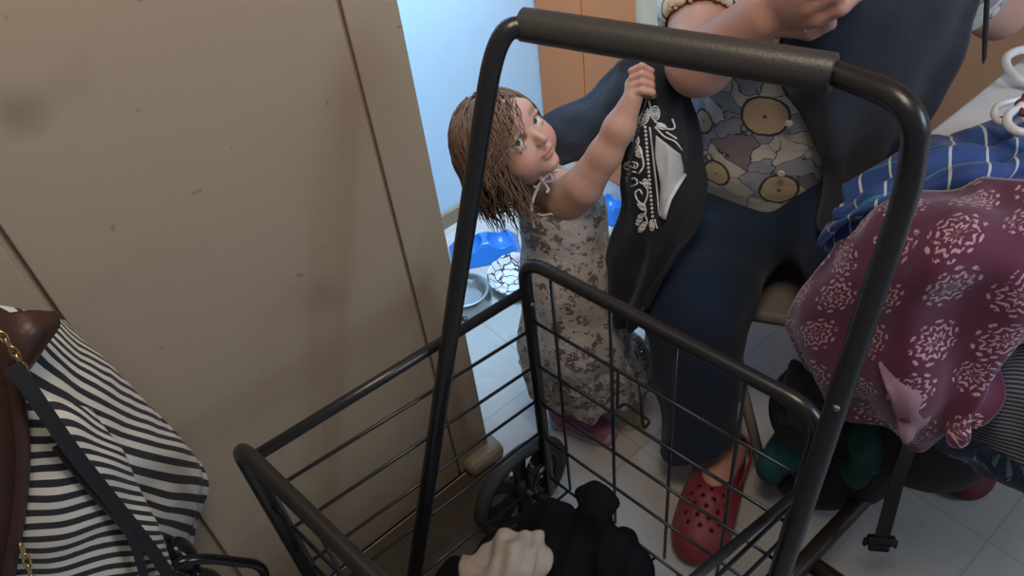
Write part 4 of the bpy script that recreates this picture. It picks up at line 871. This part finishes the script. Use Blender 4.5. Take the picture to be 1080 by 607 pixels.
rows = [[Pz(838, 378, .48), Pz(860, 392, .49), Pz(885, 405, .49)], [Pz(828, 405, .42), Pz(850, 420, .44), Pz(885, 432, .45)], [Pz(822, 428, .36), Pz(845, 442, .38), Pz(880, 455, .40)], [Pz(822, 446, .31), Pz(842, 455, .33), Pz(868, 470, .35)]]
tag(sheet('black_cloth', rows, m_black, None, 8, 8, .01, 20, .01, 4), 'black cloth hanging over the teal garment behind the cart corner', 'clothing')

# ------------------------------------------------------------------ things inside the cart
m_blk2 = mat('black_fleece', (.008, .008, .010), .95, bump=.6, bscale=90, spec=.08)
m_beige = mat('beige_towelling', (.36, .31, .28), .9, bump=.3, bscale=120, vary=.12, vscale=20)
bz = .40
rows = [[Pz(488, 585, .42), Pz(515, 570, .44), Pz(540, 557, .455), Pz(562, 558, .455), Pz(576, 570, .44)], [Pz(484, 600, .44), Pz(515, 590, .465), Pz(540, 576, .475), Pz(565, 574, .47), Pz(581, 584, .44)],
        [Pz(484, 622, .43), Pz(515, 616, .455), Pz(540, 605, .465), Pz(562, 600, .455), Pz(572, 606, .43)], [Pz(484, 650, .40), Pz(515, 645, .43), Pz(540, 635, .44), Pz(558, 625, .43), Pz(562, 622, .40)]]
tag(sheet('beige_garment', rows, m_beige, None, 12, 12, .010, 16, .004, 41, lambda s_, t_: .004 * math.sin(s_ * 13 - t_ * 5) + .0030 * math.sin(s_ * 27 + t_ * 7)), 'crumpled beige garment on top of the black clothes in the cart', 'clothing')
tag(lump('black_clothes', [(Pz(560, 640, .30), (.13, .10, .10)), (Pz(600, 590, .33), (.075, .06, .06)), (Pz(635, 595, .33), (.050, .05, .06)), (Pz(622, 560, .36), (.028, .03, .050)), (Pz(628, 545, .38), (.022, .024, .050)), (Pz(618, 524, .42), (.020, .02, .016)), (Pz(642, 528, .415), (.022, .02, .018)), (Pz(660, 600, .30), (.04, .04, .05)), (Pz(500, 640, .28), (.08, .07, .08)), (Pz(585, 570, .25), (.07, .06, .07)), (Pz(650, 600, .22), (.06, .06, .08))], m_blk2, .004, .0035, 85), 'heap of black clothes with a raised fold in the bottom of the cart', 'clothing')

# ------------------------------------------------------------------ floor things behind the child
m_bowl = mat('bright_blue_plastic', (.03, .19, .62), .3); m_steel = mat('brushed_steel', (.5, .5, .52), .3, .9)
# blue feeding tray, tapered square body with two round wells
def tray(c_, ang, sx, sy, h, label, wells):
    t_ = thing('pet_bowl', c_, label, 'pet bowl', None); bm = bmesh.new(); Rz = Matrix.Translation(c_) @ Matrix.Rotation(ang, 4, 'Z'); n = 12
    Xf = Field(Vector((-sx - .02, -sy - .02, -.01)), Vector((sx + .02, sy + .02, h + .02)), .003)
    X_ = np.stack(np.meshgrid(*[Xf.lo[i] + Xf.h * np.arange(Xf.n[i]) for i in range(3)], indexing='ij'), -1)
    tz = np.clip(X_[..., 2] / h, 0, 1); qx = np.abs(X_[..., 0]) - (sx - .030 * tz - .012); qy = np.abs(X_[..., 1]) - (sy - .030 * tz - .012); qz = np.abs(X_[..., 2] - h / 2) - h / 2 + .004
    q = np.stack([qx, qy, qz], -1); Xf.d = (np.linalg.norm(np.maximum(q, 0), axis=-1) + np.minimum(q.max(-1), 0) - .010).astype(np.float32)
    for wx, wr_ in wells: Xf.ell((wx, 0, h + .012), (wr_, wr_, h * .95), None, .006, 's')
    Xf.cut((0, 0, .001), (0, 0, -1)); me = Xf.mesh('body'); me.transform(Rz); link('body', me, m_bowl, t_)
    for wx, wr_ in wells:
        bm = bmesh.new(); bmesh.ops.create_uvsphere(bm, u_segments=16, v_segments=8, radius=wr_ * .45, matrix=Rz @ Matrix.Translation((wx, 0, h * .12)) @ Matrix.Diagonal((1, 1, .25, 1))); obj('dregs', bm, m_brn, t_, True)
c1 = Pz(512, 266, .0); tray(c1, 1.02, .105, .062, .05, 'blue plastic feeding tray on the floor by the brown baseboard, behind the cart handle', [(-.045, .040), (.050, .040)])
c2 = Pz(644, 224, .0); tray(c2, .0, .06, .05, .055, 'blue plastic bowl on the floor between the raised arm and the black cloth', [(0.0, .038)])
c3 = Pz(549, 297, 0); pl = thing('patterned_bowl', c3, 'white bowl with dark line pattern on the floor beside the blue tray', 'bowl')
m_pat = mat('white_patterned_ceramic', (.7, .7, .7), .2); t = NT(m_pat); o_ = t.tc.outputs['Object']; ve = t.vor(t.vmath('ADD', o_, t.scl(t.noise(o_, 30, 1, 'Color'), .03)), 30, 'DISTANCE_TO_EDGE')
c = t.mix(t.math('LESS_THAN', ve[0], .045), (.74, .77, .78), (.05, .05, .07)); c = t.mix(t.math('MULTIPLY', t.math('GREATER_THAN', t.noise(o_, 40, 1), .66), .7), c, (.55, .25, .40)); t.col(c)
bm = bmesh.new(); lathe(bm, [(.045, 0), (.070, .004), (.086, .030), (.088, .034), (.084, .034), (.066, .010), (.03, .007), (.001, .007)], Matrix.Translation(c3), 40); obj('dish', bm, m_pat, pl, True, 40)
c4 = Pz(492, 318, 0); bm = bmesh.new(); lathe(bm, [(.070, 0), (.066, .03), (.060, .042), (.066, .046), (.060, .047), (.052, .040), (.045, .012), (.001, .010)], Matrix.Translation(c4), 40)
tag(obj('steel_bowl', bm, m_steel, None, True, 40), 'round steel bowl on the floor half hidden by the wall end', 'bowl')
bm = bmesh.new(); p_ = Pz(667, 444, 0); box(bm, (-.032, -.022, .0005), (.032, .022, .003), .001, Matrix.Translation(p_) @ Matrix.Rotation(.9, 4, 'Z')); tag(obj('yellow_patch', bm, mat('pale_yellow_patch', (.62, .50, .28), .8)), 'small flat pale yellow patch on the floor beside the trouser leg', 'paper')  # thin pale yellow slab, turned on the floor

# ------------------------------------------------------------------ striped tote on the left
def stripes(nm, per):
    m_ = mat(nm, (.5, .5, .5), .8, sheen=.1); t = NT(m_); uv = t.tc.outputs['UV']; v_ = t.sep(uv)[1]
    c = t.mix(t.math('GREATER_THAN', t.math('FRACT', t.math('DIVIDE', t.math('ADD', v_, t.math('MULTIPLY', t.noise(uv, 6, 1), .006)), per)), .5), (.014, .014, .020), (.62, .57, .50)); t.col(c); t.bump(t.noise(uv, 900, 2), .15, .001); return m_
m_st = stripes('black_white_stripe_canvas', .032); m_st2 = stripes('black_white_stripe_canvas_front', .0190)
m_lea = mat('brown_leather', (.048, .019, .013), .45, bump=.25, bscale=90, vary=.2, vscale=20); m_gold = mat('gold_chain', (.75, .55, .28), .25, 1.0)
bag = thing('striped_bag', Px(90, 500, -.82), 'black and white striped tote with brown leather trim hanging by the beige door', 'bag')
def A(u, v, x=-.875): return Px(u, v, x)
rows = [[A(-30, 318, -.86), A(10, 325, -.85), A(45, 331, -.86), A(68, 338, -.885)], [A(-30, 350, -.84), A(30, 362, -.82), A(85, 378, -.84), A(118, 388, -.885)], [A(-20, 392, -.83), A(40, 408, -.80), A(120, 430, -.83), A(168, 440, -.885)],
        [A(-10, 430, -.83), A(60, 447, -.79), A(150, 476, -.83), A(213, 490, -.885)], [A(10, 470, -.83), A(80, 490, -.79), A(155, 515, -.83), A(211, 528, -.885)], [A(30, 505, -.83), A(95, 528, -.80), A(160, 550, -.84), A(207, 553, -.885)], [A(60, 560, -.84), A(110, 580, -.82), A(160, 600, -.85), A(190, 585, -.885)]]
sheet('side_panel', rows, m_st, bag, 10, 10, .006, 12, .003, 51)
rows = [[A(8, 412, -.78), A(40, 418, -.765), A(70, 424, -.765), A(98, 430, -.78)], [A(6, 460, -.77), A(45, 462, -.75), A(85, 460, -.75), A(120, 462, -.77)], [A(4, 510, -.77), A(55, 508, -.745), A(105, 500, -.745), A(148, 510, -.77)], [A(2, 560, -.77), A(60, 552, -.74), A(120, 556, -.74), A(168, 560, -.77)], [A(0, 640, -.78), A(60, 630, -.75), A(120, 640, -.75), A(200, 650, -.78)]]
sheet('front_panel', rows, m_st2, bag, 10, 10, .008, 9, .003, 53)
rows = [[A(-30, 320, -.90), A(68, 338, -.895)], [A(0, 450, -.90), A(213, 490, -.895)], [A(20, 530, -.90), A(207, 553, -.895)], [A(60, 650, -.90), A(190, 640, -.895)]]
sheet('back_panel', rows, m_st, bag, 10, 10, .001, 9, .003, 55)
rows = [[A(-30, 335, -.83), A(0, 332, -.81), A(30, 330, -.80), A(56, 329, -.81)], [A(-30, 370, -.81), A(5, 362, -.785), A(36, 350, -.78), A(61, 342, -.80)], [A(-30, 420, -.80), A(2, 400, -.775), A(24, 385, -.775), A(44, 366, -.79)], [A(-30, 470, -.80), A(-5, 440, -.78), A(8, 420, -.78), A(20, 402, -.79)]]
sheet('leather_tab', rows, m_lea, bag, 6, 6, .003, 14, .008, 5)
bm = bmesh.new(); tube(bm, catmull([A(12, 388, -.765), A(20, 430, -.755), A(24, 480, -.75), A(20, 540, -.75), A(10, 600, -.75), A(4, 650, -.75)], 6), .0075, 10, flat=.6); obj('leather_piping', bm, m_lea, bag, True)
rows = [[A(-40, 400, -.79), A(-10, 400, -.78), A(14, 400, -.77)], [A(-40, 500, -.78), A(-10, 500, -.77), A(22, 500, -.76)], [A(-40, 650, -.78), A(-20, 650, -.77), A(4, 650, -.76)]]
sheet('leather_panel', rows, m_lea, bag, 6, 6, .003, 14, .008, 6)
def chain(pts, r, n):
    q = catmull(pts, 12); L_ = [q[int(i * (len(q) - 1) / (n - 1))] for i in range(n)]
    for i in range(n - 1):
        a, b = L_[i], L_[i + 1]; m_ = (a + b) / 2; d_ = (b - a).normalized(); e_ = d_.cross(Vector((1, 0, 0)) if i % 2 else Vector((.3, .9, .3))).normalized(); ln = (b - a).length * .72
        bm = bmesh.new(); tube(bm, [m_ + d_ * ln * math.cos(w_) + e_ * r * 2.4 * math.sin(w_) for w_ in [2 * math.pi * k / 16 for k in range(16)]], r, 6, closed=True); obj('chain_link', bm, m_gold, bag, True)
chain([A(-4, 345, -.755), A(6, 358, -.755), A(16, 372, -.757), A(24, 386, -.757), A(32, 398, -.76)], .0013, 8)
chain([A(22, 575, -.735), A(28, 590, -.735), A(32, 605, -.735), A(36, 620, -.735)], .0014, 5)
bm = bmesh.new(); sp_ = catmull([A(14, 385, -.74), A(45, 430, -.73), A(80, 480, -.725), (A(120, 530, -.725)), A(160, 580, -.73), A(190, 625, -.73)], 6); ribbon(bm, sp_, (1, 0, 0), .0150, .004); obj('shoulder_strap', bm, m_bag, bag, True, 40)
bm = bmesh.new(); sp_ = catmull([A(60, 470, -.735), A(100, 520, -.73), A(135, 560, -.725), (A(150, 600, -.725)), A(158, 640, -.72)], 6); ribbon(bm, sp_, (1, 0, 0), .0100, .004); obj('shoulder_strap', bm, m_bag, bag, True, 40)
# black handbag with a round handle at the bottom left
hb = thing('handbag', A(230, 640, -.78), 'glossy black handbag with tubular handle at the bottom, right of the striped bag', 'bag')
m_gl = mat('glossy_black_vinyl', (.008, .008, .010), .22)
bm = bmesh.new(); tube(bm, catmull([A(172, 612, -.78), A(188, 594, -.775), A(215, 589, -.77), A(250, 592, -.77), A(272, 596, -.77), A(280, 610, -.775), A(282, 650, -.78)], 7), .0075, 12); obj('handle', bm, m_gl, hb, True)
o = lump('body', [(A(215, 625, -.80), (.03, .035, .030)), (A(190, 585, -.84), (.03, .022, .030)), (A(250, 650, -.80), (.03, .05, .04)), (A(165, 620, -.80), (.03, .03, .03))], m_gl, .004, .002, 60); o.parent = hb; o.matrix_parent_inverse = Matrix.Translation(hb.location).inverted()
